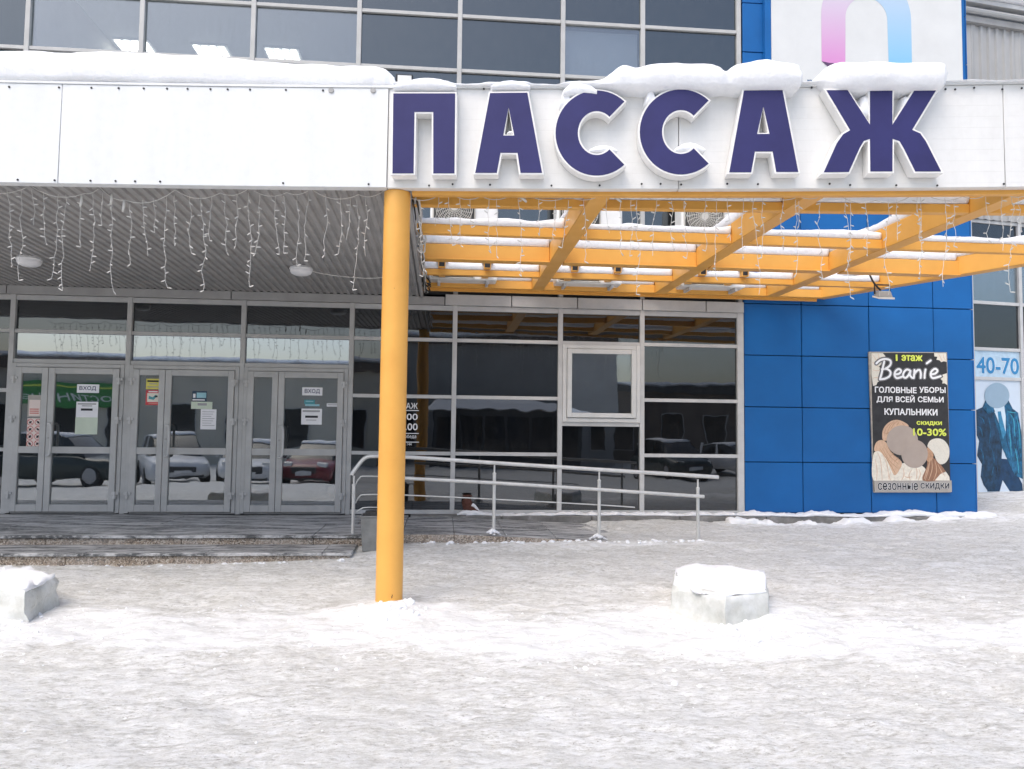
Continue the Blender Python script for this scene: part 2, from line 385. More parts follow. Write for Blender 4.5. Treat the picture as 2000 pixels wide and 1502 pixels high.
WLOC = {}
def tag(o, label=None, cat=None, group=None, kind=None):
    if label: o['label'] = label
    if cat: o['category'] = cat
    if group: o['group'] = group
    if kind: o['kind'] = kind
    return o
def empty(name, loc, label, cat, group=None):
    o = bpy.data.objects.new(name, None); o.empty_display_size = 0.1; COL.objects.link(o); o.location = loc
    WLOC[o.name] = Vector(loc); return tag(o, label, cat, group)
def build(name, mb, mat, parent=None, bevel=0.0, smooth=False, seg=1):
    vs = np.array(mb.v); c = (vs.min(0)+vs.max(0))/2; c[2] = vs[:, 2].min()
    me = bpy.data.meshes.new(name); me.from_pydata([tuple(p) for p in (vs-c)], [], mb.f); me.update()
    mats = mat if isinstance(mat, (list, tuple)) else [mat]
    for mm in mats: me.materials.append(MATS[mm])
    if smooth or mb.smooth:
        me.polygons.foreach_set('use_smooth', [True]*len(me.polygons))
    o = bpy.data.objects.new(name, me); COL.objects.link(o); WLOC[o.name] = Vector(c)
    if parent is not None: o.parent = parent; o.location = Vector(c) - WLOC[parent.name]
    else: o.location = c
    if bevel:
        b = o.modifiers.new('bevel', 'BEVEL'); b.width = bevel; b.segments = seg; b.limit_method = 'ANGLE'; b.angle_limit = R(40)
    return o
def autosmooth(o, ang=35):
    me = o.data; me.polygons.foreach_set('use_smooth', [True]*len(me.polygons)); me.set_sharp_from_angle(angle=R(ang)); return o
def copy_tree(o, loc, parent=None):
    c = o.copy(); COL.objects.link(c); c.parent = parent; c.location = loc
    WLOC[c.name] = Vector(loc) + (WLOC[parent.name] if parent else Vector((0, 0, 0)))
    for ch in list(o.children): copy_tree(ch, ch.location.copy(), c)
    return c
def boxpart(name, mat, parent, x0, x1, y0, y1, z0, z1, bevel=0.003):
    return build(name, MB().box(x0, x1, y0, y1, z0, z1), mat, parent, bevel)

_tx = {}
def text_shape(s, offset=0.0, shear=0.0):
    """2-D glyph mesh of a string in Blender's built-in font, scaled to a unit box. The font's glyphs are made of
    overlapping contours, so every outer contour is filled on its own (with its holes)."""
    key = (s, shear)
    if key not in _tx:
        cu = bpy.data.curves.new('t', 'FONT'); cu.body = s; cu.size = 1; cu.shear = shear; cu.resolution_u = 4; cu.fill_mode = 'NONE'
        o = bpy.data.objects.new('t', cu); COL.objects.link(o)
        dg = bpy.context.evaluated_depsgraph_get(); me = bpy.data.meshes.new_from_object(o.evaluated_get(dg))
        co = [v.co[:2] for v in me.vertices]; nb = {}
        for e in me.edges: a, b = e.vertices; nb.setdefault(a, []).append(b); nb.setdefault(b, []).append(a)
        order = [tuple(e.vertices) for e in me.edges]; nxt = {}
        for a, b in order: nxt.setdefault(a, b)
        seen = set(); loops = []
        for st in range(len(co)):
            if st in seen or st not in nb: continue
            lp = [st]; seen.add(st); cur = nxt.get(st, nb[st][0])
            while cur not in seen:
                lp.append(cur); seen.add(cur); c = [q for q in nb[cur] if q not in seen]
                if not c: break
                cur = nxt[cur] if nxt.get(cur) in c else c[0]
            q = [co[k] for k in lp]; q = [p for k, p in enumerate(q) if abs(p[0]-q[k-1][0])+abs(p[1]-q[k-1][1]) > 1e-6]
            if len(q) > 2: loops.append(q)
        bpy.data.objects.remove(o); bpy.data.curves.remove(cu); bpy.data.meshes.remove(me)
        ar = [sum(l[k-1][0]*l[k][1]-l[k][0]*l[k-1][1] for k in range(len(l)))/2 for l in loops]; sg_ = 1 if ar[max(range(len(ar)), key=lambda k: abs(ar[k]))] > 0 else -1
        def inside(pt, l):
            c = False
            for k in range(len(l)):
                (x1, y1), (x2, y2) = l[k-1], l[k]
                if (y1 > pt[1]) != (y2 > pt[1]) and pt[0] < (x2-x1)*(pt[1]-y1)/(y2-y1)+x1: c = not c
            return c
        outs = [k for k in range(len(loops)) if ar[k]*sg_ > 0]; V, Fc = [], []
        for k in outs:
            hol = [loops[h] for h in range(len(loops)) if ar[h]*sg_ < 0 and inside(loops[h][0], loops[k])]
            flat_ = [p for l in [loops[k]]+hol for p in l]; base = len(V)
            for t in tessellate_polygon([[Vector((*p, 0)) for p in l] for l in [loops[k]]+hol]):
                a, b, c = (flat_[q] for q in t); A = (b[0]-a[0])*(c[1]-a[1])-(b[1]-a[1])*(c[0]-a[0])
                Fc.append(tuple(base+q for q in (t if A > 0 else reversed(t))))
            V += [(p[0], p[1], (outs.index(k) % 5)*.0006) for p in flat_]
        vs = np.array(V); lo, hi = vs.min(0)[:2], vs.max(0)[:2]
        vs[:, :2] = (vs[:, :2]-lo)/(hi-lo); _tx[key] = (vs, Fc, (hi-lo))
    return _tx[key]
def add_text(mb, s, p00, ux, uz, w, h, offset=0.02, shear=0.0):
    """Text filling a w by h box whose lower left corner is p00, axes ux (right) and uz (up)."""
    v, f, sz = text_shape(s, 0.0, shear); p00, ux, uz = (np.array(a, float) for a in (p00, ux, uz))
    nv = np.cross(ux, uz); e = offset*0.5*h/sz[1]; w2, h2 = w-2*e, h-2*e; k = 8 if offset > 0 else 0
    for i in range(k+1):
        a_ = 2*math.pi*i/max(k, 1); dx, dz = (e*math.cos(a_), e*math.sin(a_)) if i < k else (0, 0)
        mb.add([p00 + ux*(e+dx+a*w2) + uz*(e+dz+b*h2) + nv*(i*.00008+c_*.03) for a, b, c_ in v], f)
    return mb
def smooth_pts(pts, n=5, closed=False):
    P = [np.array(p, float) for p in pts]; out = []; k = len(P)
    rng = range(k if closed else k-1)
    for i in rng:
        p0 = P[(i-1) % k] if closed or i > 0 else P[0]; p1 = P[i]; p2 = P[(i+1) % k]; p3 = P[(i+2) % k] if closed or i+2 < k else P[-1]
        for j in range(n):
            t = j/n; out.append(0.5*((2*p1)+(-p0+p2)*t+(2*p0-5*p1+4*p2-p3)*t*t+(-p0+3*p1-3*p2+p3)*t**3))
    if not closed: out.append(P[-1])
    return out
def fbm(x, y, z=0.0, o=4): return mnoise.fractal(Vector((x, y, z)), 0.9, 2.0, o)

# ------------------------------------------------------------------ ground
CP = np.array([(-4.5,-2.8,.077),(-2.5,-2.8,.105),(-1,-2.8,.155),(0,-2.25,.22),(1.5,-2.25,.225),(2.7,-2.2,.236),(3.2,-2.1,.25),(4.8,-.45,.24),(6.4,-.45,.265),(8,-.45,.33),
  (10.2,1.9,.54),(12,2.2,.6),(-.44,-4.8,.035),(2.2,-5.3,.04),(-3.4,-5,-.01),(0,-8,0),(-4,-8,-.01),(4,-8,.02),(0,-11.5,0),(-8,-3,.05),(-8,-11,-.08),(9,-6,.12),(9,-11,.0),
  (-9,-15,-.33),(0,-15,-.3),(9,-15,-.3),(-14,-15,-.35),(14,-20,-.32),(0,-25,-.32),(-20,-25,-.32),(20,-25,-.32),(-14,-3,.0),(16,-3,.4)])
def _k(r2): return np.where(r2 > 1e-9, 0.5*r2*np.log(np.maximum(r2, 1e-9)), 0)
def _tps():
    x = CP[:, :2]; n = len(x); d = ((x[:, None]-x[None])**2).sum(-1); A = np.zeros((n+3, n+3)); A[:n, :n] = _k(d) + np.eye(n)*0.02
    A[:n, n] = 1; A[:n, n+1:] = x; A[n, :n] = 1; A[n+1:, :n] = x.T
    return np.linalg.solve(A, np.concatenate([CP[:, 2], np.zeros(3)]))
_W = _tps()
PZ = 0.33; RX0, RX1, RZ1 = -0.475, 3.3, .19                     # landing height, ramp ends
def ground_base(X, Y):
    X = np.clip(X, -18, 18); Y = np.clip(Y, -28, 3); sh = X.shape; p = np.stack([X.ravel(), Y.ravel()], -1); n = len(CP); out = np.zeros(len(p))
    for i in range(n): out += _W[i]*_k(((p-CP[i, :2])**2).sum(-1))
    return (out + _W[n] + p@_W[n+1:]).reshape(sh)
def vnoise(X, Y, s, seed):
    x, y = X*s+seed*17.3, Y*s+seed*9.1; xi, yi = np.floor(x).astype(np.int64), np.floor(y).astype(np.int64); fx, fy = x-xi, y-yi
    fx = fx*fx*(3-2*fx); fy = fy*fy*(3-2*fy)
    def h(a, b):
        n = (a*374761393 + b*668265263 + seed*974711) & 0x7fffffff; n = ((n ^ (n >> 13))*1274126177) & 0x7fffffff
        return ((n ^ (n >> 16)) & 0xffff)/65535.0
    return (h(xi, yi)*(1-fx)+h(xi+1, yi)*fx)*(1-fy) + (h(xi, yi+1)*(1-fx)+h(xi+1, yi+1)*fx)*fy - 0.5
def fbm2(X, Y, s, seed, o=4, gain=0.5):
    a = 1; t = 0*X
    for i in range(o): t = t + a*vnoise(X, Y, s*2**i, seed+i); a *= gain
    return t
def fresh_mask(X, Y):
    """Where loose snow lies: the bank shed from the canopy edge, drifts along walls and round the blocks."""
    ridge = -5.55 - 0.11*(X+0.4) + 0.35*fbm2(X, Y*0+3, 0.7, 5, 3)
    w = np.where(Y > ridge, 0.95, 0.42); f = np.exp(-((Y-ridge)/w)**2)*0.62
    f += 0.30*np.clip((X-1.5)/5, 0, 1)*np.clip((Y+5.8)/1.5, 0, 1)*np.clip((-2.4-Y)/1.0, 0, 1)
    f += 0.5*np.exp(-((Y+0.55)/0.35)**2)*(X > 4) + 0.35*np.exp(-((Y-1.6)/1.2)**2)*(X > 8.3)
    for (cx, cy, r) in ((2.3, -5.15, 0.75), (-3.7, -4.8, 0.7), (-.44, -4.9, 0.45)): f += 0.5*np.exp(-((X-cx)**2+(Y-cy)**2)/r**2)
    f += 0.38*np.exp(-((Y+2.35-0.02*X)/0.16)**2)*(X > -0.6)*(X < 4) + 0.2*np.exp(-((Y+2.95)/0.08)**2)*(X < -1)
    return np.clip(f + 0.30*fbm2(X, Y, 1.2, 31, 4), 0, 1)
def ground_h(X, Y):
    z = ground_base(X, Y); fr = fresh_mask(X, Y)
    z = z + fr*0.045 + fr*0.05*fbm2(X, Y, 2.2, 3, 5, 0.55) + 0.030*fbm2(X*0.8, Y, 3.0, 11, 5, 0.64) + 0.03*fbm2(X, Y, 0.5, 21, 3)
    z = z + 0.06*np.exp(-((X+.44)**2+(Y+4.95)**2)/0.09)            # little mound at the column foot
    z = z + 0.05*np.exp(-((X-2.3)**2+(Y+5.75)**2)/0.10) + 0.04*np.exp(-((X-2.75)**2+(Y+5.1)**2)/0.12)
    return z
def build_ground():
    def axis(segs):
        out = []
        for a, b, st in segs:
            n = max(1, int(round((b-a)/st))); out += list(np.linspace(a, b, n, endpoint=False))
        return np.array(out + [segs[-1][1]])
    xs = axis([(-600, -60, 60), (-60, -12, 4), (-12, -5.5, 0.25), (-5.5, 6.5, 0.022), (6.5, 12, 0.06), (12, 40, 2), (40, 600, 60)])
    ys = axis([(-600, -60, 60), (-60, -16, 3), (-16, -8.6, 0.3), (-8.6, -4.6, 0.018), (-4.6, -0.2, 0.03), (-0.2, 3.2, 0.08), (3.2, 40, 3), (40, 600, 60)])
    X, Y = np.meshgrid(xs, ys); Z = ground_h(X, Y)
    ins = (((X < 0.55) & (Y > -2.15)) | ((X < -1.05) & (Y > -2.7)) | ((Y > 0.05) & (X < 8.3)) | ((X < 1.2) & (Y > -2.13) & (X > -1)))
    Z = np.where(ins, np.minimum(Z, 0.02), Z)
    rs = PZ+(RZ1-PZ)*np.clip((X-0.2)/(RX1-0.2), 0, None)
    lim = rs-.03+.22*np.clip((X-1.75)/1.3, 0, 1)+.10*fbm2(X, Y, 2.4, 41, 5, .6)
    Z = np.where((X >= 1.2) & (X < 3.6) & (Y > -2.13) & (Y < 0.1), np.minimum(Z, lim), Z)
    far = np.clip((np.maximum(np.abs(X), np.abs(Y))-25)/60, 0, 1); Z = Z*(1-far) + -0.35*far
    nx, ny = len(xs), len(ys); i = np.arange(nx*ny).reshape(ny, nx)
    q = np.stack([i[:-1, :-1], i[:-1, 1:], i[1:, 1:], i[1:, :-1]], -1).reshape(-1, 4)
    me = bpy.data.meshes.new('ground'); me.vertices.add(nx*ny); me.vertices.foreach_set('co', np.stack([X, Y, Z], -1).astype(np.float32).ravel())
    me.loops.add(q.size); me.loops.foreach_set('vertex_index', q.ravel().astype(np.int32)); me.polygons.add(len(q))
    me.polygons.foreach_set('loop_start', np.arange(0, q.size, 4, dtype=np.int32)); me.polygons.foreach_set('use_smooth', np.ones(len(q), bool))
    me.update(calc_edges=True); me.validate()
    at = me.attributes.new('fresh', 'FLOAT', 'POINT'); at.data.foreach_set('value', fresh_mask(X, Y).astype(np.float32).ravel())
    me.materials.append(MATS['ground_snow']); o = bpy.data.objects.new('ground', me); COL.objects.link(o)
    tag(o, 'trampled grey white snow covering the forecourt', 'snow', kind='structure')
build_ground()
def gz(x, y): return float(ground_h(np.array([[x]], float), np.array([[y]], float))[0, 0])

# ------------------------------------------------------------------ mall building
mall = empty('mall_building', (0, 3, 0), 'shopping mall front with grey framed dark glazing and bright blue panels', 'building')
MX = [-9.3, -7.72, -6.13, -4.53, -2.93, -1.37, 0.15, 1.745, 3.005, 4.55]      # mullion centres
ZL = [0.35, 1.23, 2.07, 2.92, 3.40]                                           # lower transoms
ZU = [4.48, 5.34, 6.20, 7.06, 7.92, 8.78, 9.64]                               # upper transoms
MWH = 0.034
for k, x in enumerate(MX):
    last = k == len(MX)-1
    w = MWH if not last else 0.05
    boxpart('mullion', 'alu' if k < 6 else 'alu_light', mall, x-w, x+w, -0.06, 0.06, 0.33, 3.44)
    boxpart('mullion', 'alu', mall, x-MWH, x+MWH, -0.06, 0.06, 3.60, 9.9)
def pane(x0, x1, z0, z1, mat, parent=None, y=0.0, name='window_pane'):
    a, t = R(random.uniform(-0.16, 0.16)), R(random.uniform(-0.12, 0.12)); cx, cz = (x0+x1)/2, (z0+z1)/2
    vs = []
    for yy in (-0.006, 0.006):
        for (x, z) in ((x0, z0), (x1, z0), (x1, z1), (x0, z1)): vs.append((x, y+yy+(x-cx)*a+(z-cz)*t, z))
    mb = MB(); mb.add(vs, [(0, 1, 2, 3), (7, 6, 5, 4), (0, 4, 5, 1), (1, 5, 6, 2), (2, 6, 7, 3), (3, 7, 4, 0)])
    return build(name, mb, mat, parent or mall)
def transom(x0, x1, z, mat='alu', h=0.026):
    return boxpart('transom', mat, mall, x0+MWH+.001, x1-MWH-.001, -0.05, 0.05, z-h, z+h)
DOORB = (2, 3, 4)
for k in range(len(MX)-1):
    x0, x1 = MX[k], MX[k+1]; fm = 'alu' if k < 5 else 'alu_light'
    g0, g1 = x0+MWH*0.6, x1-MWH*0.6
    transom(x0, x1, ZL[4], fm, 0.035); transom(x0, x1, ZL[3], fm)
    pane(g0, g1, ZL[3], ZL[4], 'glass_dark')
    if k in DOORB:
        transom(x0, x1, 2.49, fm, 0.03); pane(g0, g1, 2.49, ZL[3], 'glass_transom')
    elif k == 7:        # bay with the opening window
        transom(x0, x1, 1.69, fm, 0.03); transom(x0, x1, ZL[0]+0.02, fm, 0.03); pane(g0, g1, ZL[0], 1.69, 'glass_dark')
    else:
        for z in (ZL[1], ZL[2]): transom(x0, x1, z, fm)
        transom(x0, x1, ZL[0]+0.02, fm, 0.03)
        for a, b in ((0, 1), (1, 2), (2, 3)): pane(g0, g1, ZL[a], ZL[b], 'glass_dark')
    # spandrel zone behind the canopy, then the upper storey glazing
    for z in ZU: transom(x0, x1, z)
    zz = [3.66]+ZU+[9.9]
    for a, b in zip(zz[:-1], zz[1:]):
        clear = (a == 7.06 and k in (2, 3, 4)) or (a == 6.20 and k in (2, 3, 4)) or (a == 7.06 and k == 7)
        pane(g0, g1, a, b, 'glass_clear' if clear else 'glass_upper')
# grey head strip in panels over the lower glazing
hx = -9.3; n = 0
while hx < 4.5:
    w = (1.0 if hx > -0.4 else 3.1); e = min(hx+w-0.014, 4.59)
    boxpart('head_panel', 'trim_grey' if hx < -0.4 else 'alu', mall, hx, e, -0.10, 0.02, 3.44, 3.56 if hx < -0.4 else 3.60); hx += w
# opening window in the seventh bay
win = boxpart('window', 'alu_white', mall, MX[7]+MWH+.002, MX[7]+MWH+0.062, -0.075, 0.05, 1.722, 2.892)
xa, xb = MX[7]+MWH+.002, MX[8]-MWH-.002
boxpart('frame', 'alu_white', win, xb-0.06, xb, -0.075, 0.05, 1.722, 2.892)
boxpart('frame', 'alu_white', win, xa+.061, xb-.061, -0.075, 0.05, 2.832, 2.892); boxpart('frame', 'alu_white', win, xa+.061, xb-.061, -0.075, 0.05, 1.722, 1.782)
for (a, b, c, d) in ((xa+.066, xa+.136, 1.79, 2.826), (xb-.136, xb-.066, 1.79, 2.826), (xa+.137, xb-.137, 1.79, 1.86), (xa+.137, xb-.137, 2.756, 2.826)):
    boxpart('sash', 'alu_white', win, a, b, -0.098, -0.03, c, d, 0.006)
pane(xa+.12, xb-.12, 1.84, 2.78, 'glass_door', win, -0.06, 'glass_pane')

# doors
def door(parent_bay, narrow_first=True):
    x0, x1 = MX[parent_bay]+MWH+.002, MX[parent_bay+1]-MWH-.002; zb, zt = 0.345, 2.458
    fr = boxpart('door_frame', 'alu', mall, x0, x0+0.055, -0.07, 0.05, zb, zt)
    boxpart('jamb', 'alu', fr, x1-0.055, x1, -0.07, 0.05, zb, zt); boxpart('head', 'alu', fr, x0+.056, x1-.056, -0.07, 0.05, zt-0.055, zt)
    boxpart('threshold', 'trim_grey', fr, x0+.056, x1-.056, -0.05, 0.05, zb-.01, zb+.018)
    xs = x0+.06+(x1-x0-.12)*0.317
    for (a, b, wide) in ((x0+.060, xs-.003, False), (xs+.003, x1-.060, True)):
        za, zc = zb+.022, zt-.06; yo = -0.062
        lf = boxpart('door', 'alu', mall, a, a+0.085, yo-.035, yo+.045, za, zc, 0.005)
        boxpart('stile', 'alu', lf, b-0.085, b, yo-.035, yo+.045, za, zc, 0.005)
        for (c, d) in ((za, za+.10), (1.185, 1.28), (zc-.085, zc)): boxpart('rail', 'alu', lf, a+.086, b-.086, yo-.033, yo+.043, c, d, 0.004)
        pane(a+.08, b-.08, za+.09, 1.19, 'glass_door', lf, yo, 'glass_pane'); pane(a+.08, b-.08, 1.27, zc-.08, 'glass_door', lf, yo, 'glass_pane')
        hxp = a-0.012 if not wide else b+0.012
        for hz in (0.60, 1.66, 2.22):
            mb = MB().tube([(hxp, yo-.052, hz-.05), (hxp, yo-.052, hz+.05)], 0.013, 8); mb.box(hxp-.045, hxp+.045, yo-.05, yo-.036, hz+.008, hz+.045); mb.box(hxp-.03, hxp+.02, yo-.05, yo-.036, hz-.045, hz-.008)
            build('hinge', mb, 'alu_light', lf, 0.002)
        if wide:
            hxx = a+.042
            pts = smooth_pts([(hxx, yo-.036, 1.60), (hxx+.01, yo-.085, 1.60), (hxx+.055, yo-.10, 1.56), (hxx+.055, yo-.10, 1.20), (hxx+.01, yo-.085, 1.16), (hxx, yo-.036, 1.16)], 5)
            autosmooth(build('handle', MB().tube(pts, 0.017, 10), 'alu_light', lf))
            pts2 = [(p[0]+.03, 2*yo-p[1]+.01, p[2]) for p in pts]
            autosmooth(build('inner_handle', MB().tube(pts2, 0.017, 8), 'black', lf))
            build('lock', MB().lathe([(0.014, -.05), (0.014, -.036)], (hxx-.005, yo, 1.40), 'y', 12), 'trim_grey', lf)
for b_ in DOORB: door(b_)

# plinth ledge in front of the glazing and under the blue wall
for i in range(7):
    xa, xb = -0.45+i*1.32, -0.45+(i+1)*1.32-0.012
    boxpart('plinth_slab', 'concrete', mall, xa, min(xb, 8.5), -0.34, 0.06, -0.10, 0.345, 0.008)
# rooms behind the glass
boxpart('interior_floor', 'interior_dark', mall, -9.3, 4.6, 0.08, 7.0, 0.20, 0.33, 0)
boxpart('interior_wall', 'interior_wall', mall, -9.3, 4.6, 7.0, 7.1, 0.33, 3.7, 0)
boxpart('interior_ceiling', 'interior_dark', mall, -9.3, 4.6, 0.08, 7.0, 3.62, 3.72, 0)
boxpart('interior_partition', 'interior_wall', mall, -1.42, -1.32, 0.08, 7.0, 0.33, 3.62, 0)
boxpart('interior_wall', 'interior_wall', mall, -6.19, -6.09, 0.12, 7.0, 3.72, 8.5, 0)
boxpart('interior_wall', 'ceiling_white', mall, -6.19, -1.3, 7.0, 7.1, 3.72, 8.5, 0)
boxpart('interior_wall', 'interior_wall', mall, -1.40, -1.30, 0.12, 7.0, 3.72, 8.5, 0)
boxpart('interior_ceiling', 'ceiling_white', mall, -6.19, -1.3, 0.10, 7.1, 8.5, 8.6, 0)
boxpart('interior_ceiling', 'interior_dark', mall, -9.3, -6.2, 0.10, 7.1, 8.5, 8.6, 0); boxpart('interior_ceiling', 'interior_dark', mall, -1.3, 4.6, 0.10, 7.1, 8.5, 8.6, 0)
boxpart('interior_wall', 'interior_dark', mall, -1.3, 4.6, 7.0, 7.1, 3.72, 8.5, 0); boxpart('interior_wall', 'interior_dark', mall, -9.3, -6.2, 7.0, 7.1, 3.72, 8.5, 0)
boxpart('interior_floor', 'ceiling_white', mall, -6.1, -1.4, 0.10, 7.0, 5.25, 5.32, 0)
boxpart('blind', 'blind', mall, MX[7]+.05, MX[8]-.05, 0.10, 0.12, 7.00, 7.86, 0)
boxpart('roof_slab', 'trim_grey', mall, -9.4, 8.35, 0.08, 8.0, 9.92, 10.1, 0)
boxpart('back_wall', 'trim_grey', mall, -9.4, 8.35, 7.9, 8.0, -0.1, 9.92, 0)
boxpart('side_wall', 'trim_grey', mall, -9.45, -9.36, 0.0, 7.9, -0.1, 9.92, 0)
# blue cassette wall
boxpart('blue_wall_backing', 'joint_dark', mall, 4.60, 8.34, 0.0, 7.9, 0.30, 9.9, 0)
BX = [4.605, 5.53, 6.63, 7.70, 8.352]; BZ = [0.37, 1.145, 1.99, 2.79, 3.595, 4.40, 5.20, 6.00, 6.80, 7.60, 8.40, 9.20, 9.95]
for i in range(4):
    for j in range(12):
        t = random.uniform(-0.003, 0.003)
        boxpart('cladding_panel', 'blue_panel', mall, BX[i]+.006, BX[i+1]-.006, -0.06+t, -0.01, BZ[j]+.006, BZ[j+1]-.006, 0.006)
for j in range(12): boxpart('cladding_panel', 'blue_panel', mall, 8.353, 8.375, -0.055, 2.2, BZ[j]+.006, BZ[j+1]-.006, 0.004)
# ceiling lamps of the lit upper room
for n_, (px, py) in enumerate(((268, 92), (418, 102), (556, 108))):
    c = onZ(px, py, 8.49)
    lamp = empty('ceiling_lamp', (c[0], c[1], 8.42), ('faintly lit ceiling lamp behind the upper window nearest the left edge', 'lit louvred ceiling lamp behind the middle upper window', 'brightest lit louvred ceiling lamp, right of the three upstairs')[n_], 'lamp', 'ceiling lamps in the upper room')
    boxpart('housing', 'white_plastic', lamp, c[0]-.32, c[0]+.32, c[1]-.32, c[1]+.32, 8.46, 8.497, 0)
    for q in range(4): boxpart('tube', 'lamp_on', lamp, c[0]-.28+q*.15, c[0]-.19+q*.15, c[1]-.30, c[1]+.30, 8.435, 8.459, 0)

# ------------------------------------------------------------------ annex on the right
A0 = np.array([10.0, 1.9, 0]); AD = np.array([math.cos(R(8.5)), math.sin(R(8.5)), 0]); AN = np.array([AD[1], -AD[0], 0])
annex = empty('annex_building', tuple(A0), 'grey annex with ribbed metal siding above shop windows, right of the blue wall', 'building')
def aP(px, py): q = onP(px, py, A0, AN)-A0; return float(q@AD), float(q[2])
def abox(name, mat, u0, u1, d0, d1, z0, z1, parent=annex, bevel=0.003):
    """d is measured out of the wall towards the forecourt."""
    pts = [A0+AD*u+AN*d+np.array([0, 0, z]) for z in (z0, z1) for (u, d) in ((u0, d1), (u1, d1), (u1, d0), (u0, d0))]
    return build(name, MB().hexa(pts), mat, parent, bevel)
zs = [aP(1945, y)[1] for y in (962, 740, 683, 593, 470)]
um = [aP(x, 700)[0] for x in (1897, 1993)]; du = um[1]-um[0]
zs = [0.52]+zs[1:]+[5.6]
for i in range(-1, 6): abox('mullion', 'alu_light', um[0]+du*i-.035, um[0]+du*i+.035, -.06, .05, 0.40, 5.62)
for i in range(-1, 5):
    a, b = um[0]+du*i+.036, um[0]+du*(i+1)-.036
    for z in zs: abox('transom', 'alu_light', a, b, -.05, .04, z-.03, z+.03)
    for k in range(len(zs)-1):
        if i == 0 and k in (0, 1): continue
        q = abox('window_pane', 'glass_dark' if k != 3 else 'glass_clear', a-.01, b+.01, -.005, .005, zs[k], zs[k+1], bevel=0)
abox('sill_wall', 'concrete', um[0]-3, um[0]+du*5, -.12, .06, 0.0, 0.50)
cur = MB(); nn = 60
for k in range(nn+1):
    u = um[0]-.1+k*(du*4)/nn; d = -.22+.035*math.sin(k*1.3)+.02*math.sin(k*2.9)
    for z in (3.92, 5.6): p = A0+AD*u+AN*d; cur.v.append((p[0], p[1], z))
cur.f = [(2*k, 2*k+2, 2*k+3, 2*k+1) for k in range(nn)]
so = build('curtain', cur, 'curtain', annex, smooth=True); so.modifiers.new('thick', 'SOLIDIFY').thickness = 0.006
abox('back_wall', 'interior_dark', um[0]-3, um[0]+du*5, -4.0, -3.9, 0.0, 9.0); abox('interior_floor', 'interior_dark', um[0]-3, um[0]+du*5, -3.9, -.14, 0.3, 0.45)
abox('roof', 'trim_grey', um[0]-3, um[0]+du*5, -4.0, .16, 9.36, 9.48)
def ribs(u0, u1, z0, z1, per=0.18, dep=0.035):
    mb = MB(); u = u0; pr = []
    while u < u1-1e-6: pr += [(u, 0), (u+per*.5, 0), (u+per*.62, dep), (u+per*.88, dep)]; u += per
    pr.append((u1, 0)); n = len(pr)
    for (uu, d) in pr:
        for z in (z0, z1): p = A0+AD*uu+AN*(.06+d); mb.v.append((p[0], p[1], z))
    mb.f = [(2*k, 2*k+2, 2*k+3, 2*k+1) for k in range(n-1)]; return mb
zt = aP(1900, 9)[1]; zm = aP(1900, 32)[1]
for i in range(-1, 5):
    o_ = build('siding_sheet', ribs(um[0]+du*i+.004, um[0]+du*(i+1)-.004, 5.63, 9.35), 'siding', annex); o_.modifiers.new('thick', 'SOLIDIFY').thickness = 0.004
p0 = A0+AD*(um[0]-2)+AN*.20; p1 = A0+AD*(um[0]+du*5)+AN*.20
autosmooth(build('drain_pipe', MB().tube([(*p0[:2], zm-.02), (*((p0+p1)/2)[:2], zm-.02), (*p1[:2], zm-.02)], 0.055, 10), 'siding', annex))
abox('eave_trim', 'alu_light', um[0]-3, um[0]+du*5, .10, .22, zt-.10, zt-.02)

# ------------------------------------------------------------------ canopy
ZF = 3.68; ZTOP = 4.56
FX = [(-3.855, -4.6), (-2.27, -4.731), (-.68, -4.862), (.775, -5.027), (2.295, -5.22), (3.565, -5.403), (4.803, -5.588)]
_fc = np.polyfit([p[0] for p in FX], [p[1] for p in FX], 2)
def fy(x): return float(np.polyval(_fc, x)) if -5 < x < 6 else float(np.polyval(_fc, np.clip(x, -5, 6)) + np.polyval(np.polyder(_fc), np.clip(x, -5, 6))*(x-np.clip(x, -5, 6)))
canopy = empty('entrance_canopy', (-0.44, -4.8, 0), 'white fascia canopy with grey ribbed soffit, orange column and orange pergola grid', 'canopy')
def fstrip(x0, x1, d0, d1, z0, z1, n=8):
    """Curved strip following the fascia line; d is distance behind the front face."""
    mb = MB()
    for i in range(n+1):
        x = x0+(x1-x0)*i/n; t = Vector((1, (fy(x+.01)-fy(x-.01))/.02, 0)).normalized(); nb = Vector((-t.y, t.x, 0)); p = Vector((x, fy(x), 0))
        for d in (d0, d1):
            for z in (z0, z1): q = p+nb*d; mb.v.append((q.x, q.y, z))
    for i in range(n):
        a = 4*i; b = a+4
        mb.f += [(a, b, b+1, a+1), (a+2, a+3, b+3, b+2), (a+1, b+1, b+3, a+3), (a, a+2, b+2, b)]
    mb.f += [(0, 1, 3, 2), (4*n, 4*n+2, 4*n+3, 4*n+1)]
    return mb
def fx_at(px):
    lo, hi = -12., 12.
    for _ in range(50):
        mid = (lo+hi)/2; p = np.array([mid, fy(mid), 4.1])-CAM
        if 1000+F*(p@RT)/(p@FW) < px: lo = mid
        else: hi = mid
    return lo
J = [-9.2, fx_at(-520), fx_at(117), fx_at(757), fx_at(1326), fx_at(1963), 7.6, 8.6]
for i in range(len(J)-1):
    left = i < 3
    autosmooth(build('fascia_panel', fstrip(J[i]+.0025, J[i+1]-.0025, 0 if left else .012, .10, ZF, ZTOP, 10), 'white_panel' if left else 'white_siding', canopy, 0.003), 30)
build('fascia_cap', fstrip(-9.2, 8.6, -.008, .13, ZTOP+.002, ZTOP+.022, 30), 'white_panel', canopy)
build('fascia_frame', fstrip(-9.2, 8.6, .101, .16, ZF+.02, ZTOP, 30), 'trim_grey', canopy)
scr = MB()
